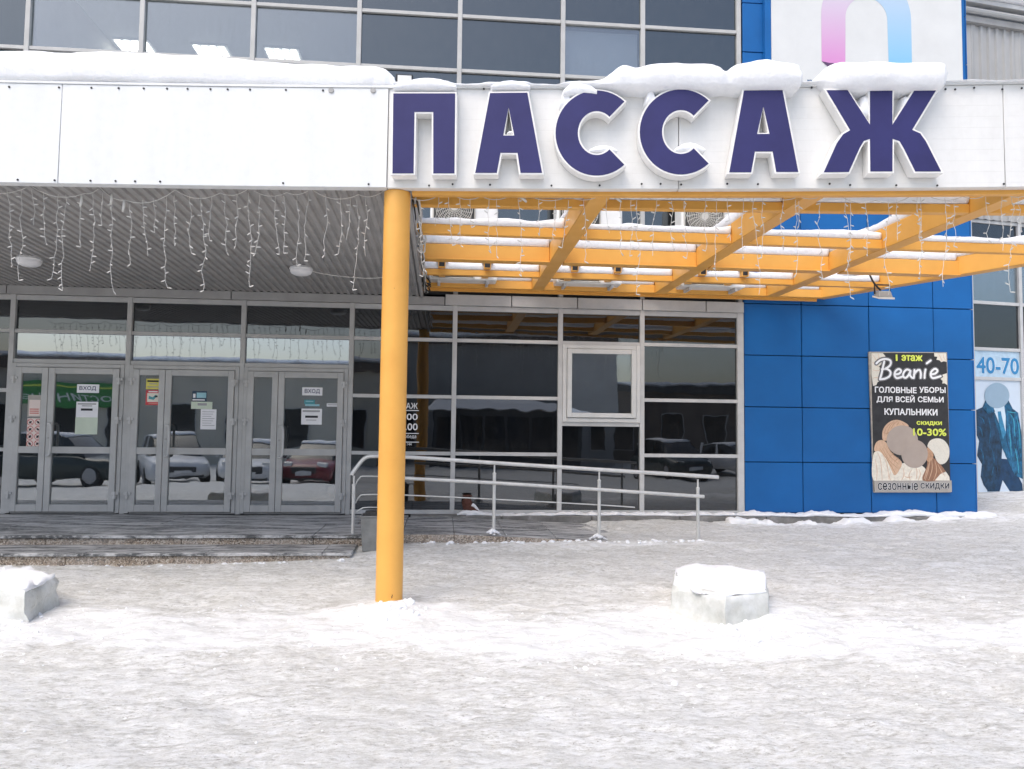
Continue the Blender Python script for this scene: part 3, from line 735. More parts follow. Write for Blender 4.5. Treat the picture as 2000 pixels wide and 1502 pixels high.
def screw(px, py):
    x = fx_at(px); p = onP(px, py, (x, fy(x), 0), (fy(x+.01)-fy(x-.01), -.02, 0)); scr.lathe([(.009, -.006), (.009, 0.0), (.005, 0.004)], (p[0], p[1]-.001, p[2]), 'y', 8)
for q in (15, 116, 178, 232, 281, 325, 367, 411, 445, 485, 557, 628): screw(q+random.uniform(-4, 4), 170+q*.011)
for q in (35, 107, 177, 226, 264, 313, 553, 720): screw(q, 351+q*.0125)
for q in (838, 884, 957, 1077, 1171, 1253, 1290, 1330, 1420, 1480, 1620, 1660, 1750, 1830, 1960): screw(q, 361+random.uniform(-2, 2))
for q in (945, 1556, 1585, 1846, 1865, 1902, 1957, 1995): screw(q, 173+random.uniform(-2, 2))
tag(build('screws', scr, 'black', canopy), kind='stuff')
# two bruised dents near the top edge
for (px, py) in ((647, 177), (729, 177)):
    x = fx_at(px); p = onP(px, py, (x, fy(x), 0), (fy(x+.01)-fy(x-.01), -.02, 0))
    build('bracket', MB().lathe([(.022, -.012), (.026, 0), (.018, .02)], (p[0], p[1], p[2]), 'y', 12), 'trim_grey', canopy)
# soffit sheets, ribs running towards the doors
SX1 = -0.34
def soffit_sheet(x0, x1):
    mb = MB(); per = 0.10; u = x0; pr = []
    while u < x1-1e-6: pr += [(u, .0), (u+per*.40, .0), (u+per*.52, .022), (u+per*.88, .022)]; u += per
    pr.append((x1, 0))
    for (x, dz) in pr:
        yf = fy(x)+.155
        for k in range(2): mb.v.append((x, yf if k == 0 else -.11, (3.698 if k == 0 else 3.552)+dz))
    mb.f = [(2*k, 2*k+1, 2*k+3, 2*k+2) for k in range(len(pr)-1)]
    return mb
sx = SX1
while sx > -9.1:
    o_ = build('soffit_sheet', soffit_sheet(sx-1.0+.002, sx-.002), 'soffit', canopy); sx -= 1.0
    md = o_.modifiers.new('thick', 'SOLIDIFY'); md.thickness = 0.003
dk = MB(); dk.v = []
dk.hexa([(-9.2, fy(-9.2)+.17, 3.72), (SX1-.03, fy(SX1)+.17, 3.72), (SX1-.03, -.12, 3.72), (-9.2, -.12, 3.72), (-9.2, fy(-9.2)+.17, 4.50), (SX1-.03, fy(SX1)+.17, 4.50), (SX1-.03, -.12, 4.50), (-9.2, -.12, 4.50)])
build('roof_deck', dk, 'trim_grey', canopy)
build('soffit_edge', MB().hexa([(SX1-.028, fy(SX1)+.17, 3.64), (SX1+.012, fy(SX1)+.17, 3.64), (SX1+.012, -.115, 3.53), (SX1-.028, -.115, 3.53), (SX1-.028, fy(SX1)+.17, 4.52), (SX1+.012, fy(SX1)+.17, 4.52), (SX1+.012, -.115, 4.52), (SX1-.028, -.115, 4.52)]), 'soffit', canopy, 0.003)
# column
CXc, CYc = -0.44, -4.735
cb = gz(CXc, CYc)-.25
cm = MB().lathe([(0.116, cb), (0.116, 1.0), (0.116, 2.4), (0.116, ZF-.003)], (CXc, CYc, 0), 'z', 48)
autosmooth(build('column', cm, 'orange', canopy), 50)
# pergola: beams towards the doors, then cross beams
ZB = 3.685
BEX = [-0.215, 1.37, 3.24, 4.99]
BW = 0.088
def yedge(x, d): return fy(x)+d
for x in BEX[1:]:
    build('beam', MB().box(x-BW, x+BW, fy(x)+.17, -.13, ZB-.003, ZB+.235), 'orange', canopy, 0.006)
# flared end beam
e0 = (5.75, -0.13); e1 = (5.75+(-.467)*(-5.45), -5.58)
dx_, dy_ = e1[0]-e0[0], e1[1]-e0[1]; L_ = math.hypot(dx_, dy_); ex, ey = dx_/L_, dy_/L_; nxp, nyp = -ey, ex
def flare(off0, off1, z0, z1):
    q = [(e0[0]+nxp*o, e0[1]+nyp*o) for o in (off0, off1)]; w = [(e1[0]+nxp*o, e1[1]+nyp*o) for o in (off0, off1)]
    return MB().hexa([(*q[0], z0), (*w[0], z0), (*w[1], z0), (*q[1], z0), (*q[0], z1), (*w[0], z1), (*w[1], z1), (*q[1], z1)])
build('beam', flare(-.02, .10, ZB-.003, ZB+.24), 'orange', canopy, 0.006); build('beam_lip', flare(.101, .17, ZB+.002, ZB+.06), 'orange', canopy, 0.004)
def flare_x(y): return e0[0]+(y-e0[1])/(e1[1]-e0[1])*(e1[0]-e0[0])
XB = [(-4.41, .085, .09), (-3.34, .105, .09), (-2.14, .18, .11), (-1.14, .078, .09), (-0.23, .12, .09)]
def bowed(x): return 0.0
for (y, h, w) in XB:
    ends = [SX1+.016] + [b for x in BEX[1:] for b in (x-BW-.002, x+BW+.002)] + [flare_x(y)-.02]
    if y < -4: sl = lambda x: .6*(fy(x)-fy(0.3))
    else: sl = lambda x: 0.0
    for i in range(0, len(ends), 2):
        a, b = ends[i], ends[i+1]
        mb = MB().hexa([(a, y+sl(a), ZB), (b, y+sl(b), ZB), (b, y+sl(b)+w, ZB), (a, y+sl(a)+w, ZB), (a, y+sl(a), ZB+h), (b, y+sl(b), ZB+h), (b, y+sl(b)+w, ZB+h), (a, y+sl(a)+w, ZB+h)])
        build('cross_beam', mb, 'orange', canopy, 0.005)
        if h > .15: build('flange', MB().box(a, b, y-.03, y+w+.03, ZB-.016, ZB-.001), 'orange', canopy, 0.003)
build('front_beam', fstrip(SX1+.02, 8.3, .10, .168, ZF-.035, ZF+.019, 24), 'orange', canopy, 0.004)
build('wall_beam', MB().box(SX1+.016, 5.75, -.128, -.105, ZB-.045, ZB+.05), 'orange', canopy, 0.004)
for x in [onY(q, 520, -1.22)[0] for q in (863, 952, 1123, 1207, 1373, 1455)]:
    mb = MB(); s, t, z0 = .046, .008, ZB+.080+.004
    y0, y1 = -1.24, -.14
    for (a, b, c, d) in ((x-s, x+s, z0, z0+t), (x-s, x+s, z0+2*s-t, z0+2*s), (x-s, x-s+t, z0+t, z0+2*s-t), (x+s-t, x+s, z0+t, z0+2*s-t)): mb.box(a, b, y0, y1, c, d)
    tb = build('square_tube', mb, 'orange', canopy)
    build('tube_hole_shade', MB().box(x-s+t+.001, x+s-t-.001, y0+.012, y0+.03, z0+t+.001, z0+2*s-t-.001), 'black', tb)  # black plug stands in for the shade inside the open tube

# ------------------------------------------------------------------ sign letters
def arcp(cx, cy, rx, ry, a0, a1, n): return [(cx+rx*math.cos(R(a0+(a1-a0)*i/n)), cy+ry*math.sin(R(a0+(a1-a0)*i/n))) for i in range(n+1)]
def cshape(cx, cy): return [arcp(cx, cy, 230, 237, -48, -312, 40)+arcp(cx, cy, 106, 123, -312, -48, 30)]
LET = [
 ('П', 700, [[(195,522),(540,522),(536,968),(418,968),(418,625),(313,625),(308,968),(190,968)]]),
 ('А', 700, [[(735,520),(943,518),(1025,965),(905,965),(888,853),(793,853),(772,965),(652,965)], [(838,600),(870,757),(808,757)]]),
 ('С', 700, cshape(1330, 743)),
 ('С', 700, cshape(1800, 737)),
 ('А', 1300, [[(437,506),(652,504),(740,960),(617,960),(597,846),(498,846),(477,962),(355,962)], [(545,595),(580,748),(510,748)]]),
 ('Ж', 1300, [[(897,504),(1015,504),(1140,697),(1140,504),(1265,504),(1265,697),(1390,502),(1510,502),(1375,725),(1420,745),(1452,790),(1537,957),(1393,957),(1330,830),(1305,787),(1266,775),(1265,957),(1142,957),(1140,775),(1105,787),(1080,830),(1022,960),(882,962),(955,800),(990,750),(1030,727)]]),
]
def offset_loop(l, d):
    """Push a 2-D loop outward by d (mitred, limited)."""
    k = len(l); ar = sum(l[i][0]*l[(i+1) % k][1]-l[(i+1) % k][0]*l[i][1] for i in range(k)); s = 1 if ar > 0 else -1; out = []
    for i in range(k):
        p0, p1, p2 = (np.array(l[(i+j) % k], float) for j in (-1, 0, 1))
        a = (p1-p0)/np.linalg.norm(p1-p0); b = (p2-p1)/np.linalg.norm(p2-p1); na = np.array([a[1], -a[0]])*s; nb = np.array([b[1], -b[0]])*s
        m_ = na+nb; q = m_@na; m_ = m_/max(q, .35)
        out.append(tuple(p1+m_*d))
    return out
sg = empty('letter_sign', (2.0, fy(2.0)-.06, ZF+.1), 'large purple letters with white sides spelling ПАССАЖ on the fascia', 'sign')
LETTER_BOX = []
for (ch, ox, loops) in LET:
    px = [ox+p[0]*.35 for p in loops[0]]; x = fx_at((min(px)+max(px))/2); dep = 0.125
    t = Vector((1, (fy(x+.3)-fy(x-.3))/.6, 0)).normalized(); nrm = np.array([t.y, -t.x, 0.0]); base = np.array([x, fy(x), 0])+nrm*(dep-.012+.004)
    tv = np.array(t[:])
    L2 = []
    for l in loops:
        q = [onP(ox+a*.35, b*.35, base, nrm)-base for a, b in l]; L2.append([(float(v@tv), float(v[2])) for v in q])
    body = [offset_loop(L2[0], .014)] + [offset_loop(l, -.010) for l in L2[1:]]
    lb = build('letter', MB().poly(body, base, tv, (0, 0, 1), nrm, dep-.004), 'letter_side', sg, 0.002)
    build('letter_face', MB().poly(L2, base+nrm*.0035, tv, (0, 0, 1), nrm, .003), 'purple', lb)
    LETTER_BOX.append((base, tv, nrm, L2))

# ------------------------------------------------------------------ snow bodies
def snow_loft(name, st, label, mat='snow', seg=18, rough=.03, strata=0.0, seed=0, sub=6, join=None, freq=3.0, sq=.62):
    """Rounded drift through stations (x, y_front, y_back, z_bottom, z_top)."""
    S = [np.array(s, float) for s in smooth_pts(st, sub)]
    mb = MB() if join is None else join; rings = []; n = seg
    for s in S:
        x, yf, yb, z0, z1 = s; cy, ry = (yf+yb)/2, abs(yb-yf)/2; h = max(z1-z0, .004); rg = []
        for k in range(n):
            a = 2*math.pi*k/n; c, si = math.cos(a), math.sin(a)
            yy = math.copysign(abs(c)**sq, c)*ry; zz = math.copysign(abs(si)**sq, si)
            zc = z0+h*(.5+.5*zz)
            if si < 0: zc = z0+h*(.5+.5*zz)*.9
            nz = fbm(x*freq+seed, (cy+yy)*freq, zc*freq, 4)
            pr = 1+strata*math.sin((zc-z0)*70+1.5*nz)
            rg.append((x+nz*rough*.4, cy+yy*pr+nz*rough*.6*c, zc+nz*rough*max(si, -.1)))
        rings.append(rg)
    o = len(mb.v); k = len(rings)
    mb.v += [p for rg in rings for p in rg]
    for i in range(k-1):
        for j in range(n): mb.f.append((o+i*n+j, o+(i+1)*n+j, o+(i+1)*n+(j+1) % n, o+i*n+(j+1) % n))
    mb.f.append(tuple(o+j for j in range(n))); mb.f.append(tuple(o+(k-1)*n+j for j in range(n-1, -1, -1)))
    if join is not None: return None
    ob = build(name, mb, mat, None, smooth=True); return tag(ob, label, 'snow', kind='stuff')
def ztop(px, py, off=0.0):
    x = fx_at(px); return x, float(onP(px, py, (x, fy(x)+off, 0), (fy(x+.01)-fy(x-.01), -.02, 0))[2])
# thick blanket on the roof behind the left fascia
prof = [(-600, 112), (-300, 114), (0, 112), (60, 111), (130, 117), (200, 118), (290, 119), (330, 123), (420, 124), (520, 133), (620, 139), (700, 141), (730, 143), (750, 150), (762, 158), (769, 168)]
st = []
for (px, py) in prof:
    x, z = ztop(px, py, .2); st.append((x, fy(x)-.012+random.uniform(-.012, .012), fy(x)+1.6, ZTOP-.004+random.uniform(0, .012), z+.012))
snow_loft('snow_bank', st, 'thick white snow blanket along the left fascia top', seg=44, rough=.045, seed=3, sq=.36, freq=1.6)
# thin strip and cornices over the letters
prof = [(766, 163, .02), (790, 160, .02), (815, 157, .03), (835, 153, .04), (868, 158, .03), (890, 166, .0), (930, 167, .0), (955, 164, .02), (1020, 163, .03), (1040, 166, .0), (1080, 167, .0), (1100, 164, .05), (1130, 160, .10), (1170, 155, .12), (1190, 140, .14), (1210, 127, .15), (1235, 131, .15), (1265, 124, .17), (1305, 120, .17), (1340, 123, .17), (1375, 123, .17), (1395, 130, .16), (1411, 137, .14), (1430, 124, .16), (1470, 115, .18), (1510, 117, .18), (1538, 127, .17), (1549, 143, .14), (1560, 160, .02), (1590, 159, .02), (1602, 140, .08), (1622, 121, .16), (1660, 119, .19), (1720, 121, .19), (1790, 121, .19), (1818, 124, .18), (1827, 145, .12), (1840, 160, .02), (1900, 157, .02), (1960, 159, .02), (2000, 160, .02), (2080, 158, .03), (2200, 160, .02)]
st = []
for (px, py, out) in prof:
    x, z = ztop(px, py, -out*.5); zlow = ztop(px, 176.5, -out)[1]; st.append((x, fy(x)-out-.03, fy(x)+.24+out*.8, ZTOP+.012 if out < .03 else min(ZTOP+.005, ZTOP+.012+(zlow-ZTOP)*min(1, (out-.03)/.09)), z))
snow_loft('snow_cornice', st, 'layered snow cornice overhanging the purple letters', seg=34, rough=.025, strata=.035, seed=9, sub=7, sq=.7, freq=2.2)
# snow lying on and between the letters
mb = MB()
def lsnow(px0, px1, pyb, pyt, out=.13):
    st = []
    n = 6
    for i in range(n+1):
        px = px0+(px1-px0)*i/n; t = math.sin(math.pi*(.08+.84*i/n))**.7; x, zb = ztop(px, pyb, -out*.5); _, zt_ = ztop(px, pyb+(pyt-pyb)*t, -out*.5)
        st.append((x, fy(x)-out-.008, fy(x)+.12, zb, zt_))
    snow_loft('', st, '', seg=14, rough=.012, seed=px0*.1, sub=4, join=mb)
lsnow(768, 890, 181, 155); lsnow(956, 1032, 180, 160); lsnow(1096, 1160, 192, 160, .125)
lsnow(1146, 1200, 303, 286, .11); lsnow(1312, 1368, 302, 281, .11); lsnow(988, 1004, 266, 259, .09)
lsnow(1668, 1696, 236, 186, .10); lsnow(1748, 1770, 236, 190, .10); lsnow(1092, 1112, 214, 178, .09); lsnow(1256, 1275, 210, 178, .09)
tag(build('letter_snow', mb, 'snow', None, smooth=True), 'small snow caps lying on the purple letters', 'snow', kind='stuff')
# snow on the pergola beams
mb = MB()
for bi, (y, h, w) in enumerate(XB):
    sl = (lambda x: .6*(fy(x)-fy(0.3))) if y < -4 else (lambda x: 0.0)
    ends = [SX1+.03] + [b for x in BEX[1:] for b in (x-BW, x+BW)] + [flare_x(y)-.05]
    hh = (.085, .085, .15, .10, .15)[bi]
    for i in range(0, len(ends), 2):
        a, b = ends[i], ends[i+1]; st = []; n = 9
        for k in range(n+1):
            x = a+.01+(b-a-.02)*k/n; t = hh*(1+.35*fbm(x*1.3, y, 0, 3)); t *= 1+1.5*max(0, k/n-.78)+.5*max(0, .15-k/n)
            st.append((x, y+sl(x)-.015, y+sl(x)+w+.09+.05*fbm(x, y+5, 1, 2), ZB+h-.004, ZB+h+max(.03, t)))
        snow_loft('', st, '', seg=16, rough=.018, seed=y*3+i, sub=4, join=mb)
for x in BEX[1:]+[None]:
    st = []
    for k in range(16):
        y = -.3-(k/15)*4.55
        xx = x if x is not None else flare_x(y)+.04
        st.append((xx, y))
    # run along Y: swap axes through a temporary builder
    tmp = MB(); s2 = [(p[1], p[0]-.085, p[0]+.075, ZB+.232, ZB+.232+max(.05, .13*(1+.5*fbm(p[1]*1.1, p[0], 2, 3)))) for p in st]
    snow_loft('', s2, '', seg=16, rough=.02, seed=7, sub=4, join=tmp)
    o0 = len(mb.v); mb.v += [(p[1], p[0], p[2]) for p in tmp.v]; mb.f += [tuple(i+o0 for i in reversed(f)) for f in tmp.f]
for x in [onY(q, 520, -1.22)[0] for q in (863, 952, 1123, 1207, 1373, 1455)]:
    snow_loft('', [(x-.07, -1.25, -.2, ZB+.15, ZB+.20), (x-.03, -1.26, -.2, ZB+.18, ZB+.255), (x+.03, -1.26, -.2, ZB+.18, ZB+.26), (x+.08, -1.25, -.2, ZB+.15, ZB+.20)], '', seg=12, rough=.01, seed=x, sub=2, join=mb)
tag(build('pergola_snow', mb, 'snow', None, smooth=True), 'snow ridges lying on the orange pergola beams', 'snow', kind='stuff')
# annex eave snow
st = []
for k in range(12):
    p = A0+AD*(um[0]-.4+k*.45)+AN*.1; st.append((p[0], p[1]-.30-.06*math.sin(k*1.7), p[1]+1.2, zt-.02, zt+.30+.1*math.sin(k*2.1)))
snow_loft('eave_snow', st, 'snow hanging over the annex roof edge at top right', seg=20, rough=.05, seed=4)
# ledge drift
mb = MB(); st = []
for k in range(60):
    x = 0.35+k*.138; n_ = fbm(x*1.7, 3.3, 0, 4)
    st.append((x, -.30+.05*n_-(.06 if x > 4.6 else 0), -.075, .343, .343+max(.012, (.03 if x < 4.6 else .045)*(1+1.1*n_))))
snow_loft('', st, '', seg=14, rough=.035, seed=2, sub=4, join=mb, freq=9)
st = []
for k in range(44):
    x = 4.2+k*.1; n_ = fbm(x*2.1, 8.3, 0, 4); gzz = gz(x, -.5)
    st.append((x, -.55+.06*n_, -.30, gzz-.06, gzz+max(-.02, .03+.11*n_)))
snow_loft('', st, '', seg=14, rough=.05, seed=12, sub=4, join=mb, freq=7)
tag(build('ledge_snow', mb, 'snow', None, smooth=True), 'thin ragged snow along the ledge below glazing and blue wall', 'snow', kind='stuff')

# ------------------------------------------------------------------ steps, ramp
PZ = 0.33
stairs = empty('entrance_stairs', (-4, -2.2, 0), 'two dark stone steps with speckled granite risers before the glass doors', 'stairs')
def slabrow(name, mat, par, x0, x1, y0, y1, z0, z1, step, off=0.0, bevel=0.006):
    xs = [x0]; q = x0+step+off
    while q < x1-.15: xs.append(q); q += step
    xs.append(x1)
    for a, b in zip(xs[:-1], xs[1:]):
        dz = random.uniform(-.002, .002); boxpart(name, mat, par, a+.0025, b-.0025, y0, y1, z0+dz, z1+dz, bevel)
slabrow('tread', 'tread_stone', stairs, -9.0, -0.48, -2.23, -1.17, PZ-.035, PZ, 1.25)
slabrow('tread', 'tread_stone', stairs, -9.0, -0.48, -1.165, -.075, PZ-.035, PZ, 1.25, .4)
slabrow('riser', 'granite', stairs, -9.0, -0.48, -2.20, -2.14, .19, PZ-.037, 1.5)
slabrow('tread', 'tread_stone', stairs, -9.0, -0.98, -2.83, -2.205, .189, .224, 1.25, .2)
slabrow('riser', 'granite', stairs, -9.0, -1.0, -2.80, -2.74, -.12, .187, 1.5, .5)
boxpart('core', 'concrete', stairs, -9.0, -0.5, -2.13, -.10, -.12, PZ-.04, 0); boxpart('end_riser', 'granite', stairs, -1.06, -1.0, -2.735, -2.21, -.12, .187)
ramp_o = empty('wheelchair_ramp', (1, -2.1, 0), 'dark stone ramp with granite edge running down behind the handrail', 'ramp')
RX0, RX1, RZ1 = -0.475, 3.3, .19
def rz(x): return PZ+(RZ1-PZ)*max(0, (x-0.2))/(RX1-0.2)
xs = [RX0+i*.63 for i in range(7)]
for a, b in zip(xs[:-1], xs[1:]):
    for (y0, y1) in ((-2.12, -1.25), (-1.245, -.36)):
        d = random.uniform(-.002, .002)
        build('ramp_slab', MB().hexa([(a+.003, y0, rz(a)-.035+d), (b-.003, y0, rz(b)-.035+d), (b-.003, y1, rz(b)-.035+d), (a+.003, y1, rz(a)-.035+d), (a+.003, y0, rz(a)+d), (b-.003, y0, rz(b)+d), (b-.003, y1, rz(b)+d), (a+.003, y1, rz(a)+d)]), 'tread_stone', ramp_o, 0.005)
for a, b in zip(xs[:-1], xs[1:]):
    build('edge_tile', MB().hexa([(a+.002, -2.165, -.1), (b-.002, -2.165, -.1), (b-.002, -2.125, -.1), (a+.002, -2.125, -.1), (a+.002, -2.165, rz(a)-.004), (b-.002, -2.165, rz(b)-.004), (b-.002, -2.125, rz(b)-.004), (a+.002, -2.125, rz(a)-.004)]), 'granite', ramp_o, 0.004)
# handrail
HY = -2.06
rail = empty('handrail', (-1.03, HY, .224), 'tubular steel handrail sloping down to the right along the ramp', 'handrail')
def hp(px, py, Y=HY): return tuple(onY(px, py, Y))
posts = [((690, 1060), (690, 930)), ((962, 1037), (968, 908)), ((1167, 1052), (1173, 922)), ((1360, 1058), (1366, 937))]
for (b_, t_) in posts:
    p, q = hp(*b_), hp(*t_); xx = (p[0]+q[0])/2
    base = .224 if xx < -.9 else rz(xx)
    mb = MB().tube([(xx, HY, base-.03), (xx, HY, q[2]-.10)], .021, 12); mb.tube([(xx, HY, q[2]-.10), (xx, HY, q[2]+.005)], .011, 8)
    po = autosmooth(build('post', mb, 'steel_rail', rail)); build('collar', MB().lathe([(.023, q[2]-.115), (.023, q[2]-.10), (.013, q[2]-.09)], (xx, HY, 0), 'z', 12), 'steel_rail', po)
top = [hp(687, 928), hp(690, 922), hp(705, 902), hp(716, 893), hp(735, 891), hp(800, 893), hp(962, 904), hp(1167, 917), hp(1403, 932)]
autosmooth(build('top_rail', MB().tube(smooth_pts(top, 4), .0245, 12), 'steel_rail', rail), 60)
mid = [hp(789, 934, HY-.04), hp(962, 943, HY-.04), hp(1167, 956, HY-.04), hp(1375, 970, HY-.04)]
autosmooth(build('middle_rail', MB().tube(mid, .0215, 12), 'steel_rail', rail), 60)
for a in ([(694, 947), (702, 934), (716, 930), (800, 933)], [(694, 983), (702, 970), (716, 966), (790, 967), (962, 975), (1167, 986), (1240, 991)], [(694, 1002), (705, 994), (720, 991), (790, 992)]):
    autosmooth(build('thin_rail', MB().tube(smooth_pts([hp(*q, HY+.03) for q in a], 4), .008, 8), 'steel_rail', rail), 60)
# litter bin
tb = empty('litter_bin', (-.82, -2.42, .17), 'grey plastic litter bin half hidden behind the orange column', 'bin')
bp0 = onY(707, 1082, -2.42); bz0, bz1 = gz(-.8, -2.42)-.01, float(onY(707, 1008, -2.42)[2]); bx = bp0[0]+.16
WLOC[tb.name] = Vector((-.82, -2.42, .17))
mb = MB(); r0, r1 = .145, .17
for (s, z) in ((r0, bz0), (r1, bz1), (r1+.012, bz1), (r1+.012, bz1+.02), (r1-.012, bz1+.02), (r0-.01, bz0+.05)):
    mb.v += [(bx-s, -2.42-s, z), (bx+s, -2.42-s, z), (bx+s, -2.42+s, z), (bx-s, -2.42+s, z)]
for i in range(5):
    for j in range(4): mb.f.append((4*i+j, 4*i+(j+1) % 4, 4*i+4+(j+1) % 4, 4*i+4+j))
mb.f += [(3, 2, 1, 0), (20, 21, 22, 23)]
build('body', mb, 'bin_grey', tb, 0.01)
mb = MB()
for (s, z) in ((r1-.02, bz1-.02), (r1-.05, bz1+.05), (.03, bz1+.06)):
    mb.v += [(bx+s*math.cos(k*.5236)*(1+.1*random.random()), -2.42+s*math.sin(k*.5236)*(1+.1*random.random()), z+.015*random.random()) for k in range(12)]
for i in range(2):
    for j in range(12): mb.f.append((12*i+j, 12*i+(j+1) % 12, 12*i+12+(j+1) % 12, 12*i+12+j))
mb.f.append(tuple(range(24, 36))); build('liner', mb, 'rubber', tb)
# brown lump on the ledge
c = onY(920, 990, -.18); lump = empty('clay_jug', (c[0], -.18, .36), 'small reddish brown jug tipped over on the snowy ledge behind the handrail', 'jug')
pts = smooth_pts([(c[0]-.055, -.18, .62), (c[0]-.06, -.18, .55), (c[0]-.045, -.18, .47), (c[0]+.02, -.18, .41), (c[0]+.10, -.18, .385)], 5)
rr = list(np.interp(np.linspace(0, 1, len(pts)), [0, .08, .3, .7, 1], [.05, .045, .075, .085, .06]))
autosmooth(build('body', MB().tube(pts, rr, 14), 'brown_clay', lump), 60)
build('rim', MB().tube([(pts[0][0]+.06*math.cos(k*.5236), -.18+.06*math.sin(k*.5236), .622) for k in range(13)], .012, 6), 'brown_clay', lump, smooth=True)
jm = MB(); snow_loft('', [(c[0]-.02, -.24, -.13, .455, .475), (c[0]+.03, -.25, -.12, .46, .515), (c[0]+.08, -.25, -.12, .42, .475), (c[0]+.12, -.23, -.13, .40, .42)], '', seg=12, rough=.01, sub=3, join=jm)
snow_loft('', [(c[0]-.20, -.26, -.10, .345, .36), (c[0]-.08, -.28, -.08, .345, .42), (c[0]+.12, -.28, -.08, .345, .41), (c[0]+.26, -.26, -.10, .345, .355)], '', seg=12, rough=.02, sub=4, join=jm)
build('snow', jm, 'snow', lump, smooth=True)

# ------------------------------------------------------------------ ice blocks
def ice_block(foot, top_z, label, seed, tops):
    """foot: corner pixels on the ground; tops: how far each corner leans (m)."""
    cx, cy = np.mean([p[0] for p in foot]), np.mean([p[1] for p in foot]); z0 = gz(cx, cy)-.08
    t = empty('ice_block', (cx, cy, z0), label, 'ice block', 'cut ice blocks on the snow')
    mb = MB(); n = 10; K = len(foot); ring = []
    for i in range(K):
        a, b = foot[i], foot[(i+1) % K]
        for j in range(n): ring.append((a[0]+(b[0]-a[0])*j/n, a[1]+(b[1]-a[1])*j/n))
    L = len(ring); lv = 9
    for k in range(lv+1):
        h = k/lv; z = z0+(top_z-z0)*h
        for (x, y) in ring:
            nz = fbm(x*5+seed, y*5, z*5, 3); sh = 1-.03*h + (0 if k < lv else -.035)
            n2 = fbm(x*14+seed, y*14, z*14, 3); mb.v.append((cx+(x-cx)*sh+nz*.022+n2*.008, cy+(y-cy)*sh+nz*.022+n2*.008, z+nz*.02*h))
    for k in range(lv):
        for j in range(L): mb.f.append((k*L+j, k*L+(j+1) % L, (k+1)*L+(j+1) % L, (k+1)*L+j))
    mb.f.append(tuple(lv*L+j for j in range(L)))
    autosmooth(build('block', mb, 'ice', t), 40)
    sm = MB(); rg = []
    for q, (s, dz) in enumerate(((.975, -.004), (.985, .008), (.95, .020), (.8, .030), (.4, .038))):
        for (x, y) in ring:
            nz = fbm(x*4+seed, y*4, q, 4); sm.v.append((cx+(x-cx)*s*.965+nz*.015, cy+(y-cy)*s*.965+nz*.015, top_z+dz+nz*.05*(q > 0)-.012*(q == 0)*(1+nz*2)))
    for k in range(4):
        for j in range(L): sm.f.append((k*L+j, k*L+(j+1) % L, (k+1)*L+(j+1) % L, (k+1)*L+j))
    sm.f.append(tuple(4*L+j for j in range(L)))
    build('snow_top', sm, 'snow', t, smooth=True)
    return t
def gp(px, py, z): q = onZ(px, py, z); return (q[0], q[1])
zI = .05
ice_block([gp(1310, 1200, zI), gp(1417, 1228, zI), gp(1503, 1217, zI), gp(1500, 1180, zI), gp(1400, 1158, zI), gp(1316, 1160, zI)], .30, 'chunky snow topped ice block on the snow right of the orange column', 4, 0)
ice_block([gp(-150, 1196, zI), gp(52, 1210, zI), gp(113, 1180, zI), gp(50, 1160, zI), gp(-110, 1158, zI)], .275, 'snow topped ice block cut off by the left edge of the picture', 14, 0)
# loose crumbs of snow
mb = MB()
def crumb(x, y, s, z=None):
    z = gz(x, y) if z is None else z; a = random.uniform(0, 6.28); vs = []
    for (r_, h) in ((1.0, -.25), (.95, .25), (.45, .62)):
        for k in range(6): q = a+k*1.047; e = random.uniform(.75, 1.2); vs.append((x+s*r_*e*math.cos(q), y+s*r_*e*math.sin(q), z+s*h*random.uniform(.8, 1.2)))
    fs = [(i*6+k, i*6+(k+1) % 6, i*6+6+(k+1) % 6, i*6+6+k) for i in range(2) for k in range(6)]+[tuple(range(12, 18))]; mb.add(vs, fs)
for _ in range(260):
    x = random.uniform(-4.6, 5.5); y = -5.6-.11*(x+.4)+random.gauss(0, .42); crumb(x, y, abs(random.gauss(0, .008))+.004)
for _ in range(140):
    crumb(random.uniform(-4, 6), random.uniform(-7.5, -3.2), abs(random.gauss(0, .004))+.003)
for (cx, cy, r_, n_) in ((2.3, -5.6, .45, 70), (-.44, -4.98, .22, 60), (-3.5, -5.0, .4, 40)):
    for _ in range(n_): crumb(cx+random.gauss(0, r_*.6), cy+random.gauss(0, r_*.5), abs(random.gauss(0, .016))+.006)
for _ in range(110):
    x = random.uniform(-.3, 3.2); crumb(x, -2.23+random.gauss(0, .035), abs(random.gauss(0, .014))+.006)
for (b_, t_) in posts[1:3]:
    p = hp(*b_)
    for _ in range(45): d = abs(random.gauss(0, .075)); a = random.uniform(0, 6.28); crumb(p[0]+d*math.cos(a), HY+d*math.sin(a)*.6, .03*max(.3, 1-d*5), rz(p[0])+max(0, .06-d*.5))
for _ in range(60): crumb(random.uniform(-4.6, -1), -2.9+random.gauss(0, .03), abs(random.gauss(0, .012))+.005)
tag(build('snow_crumbs', mb, 'snow', None, smooth=False), 'loose crumbs of snow scattered over the forecourt', 'snow', kind='stuff')

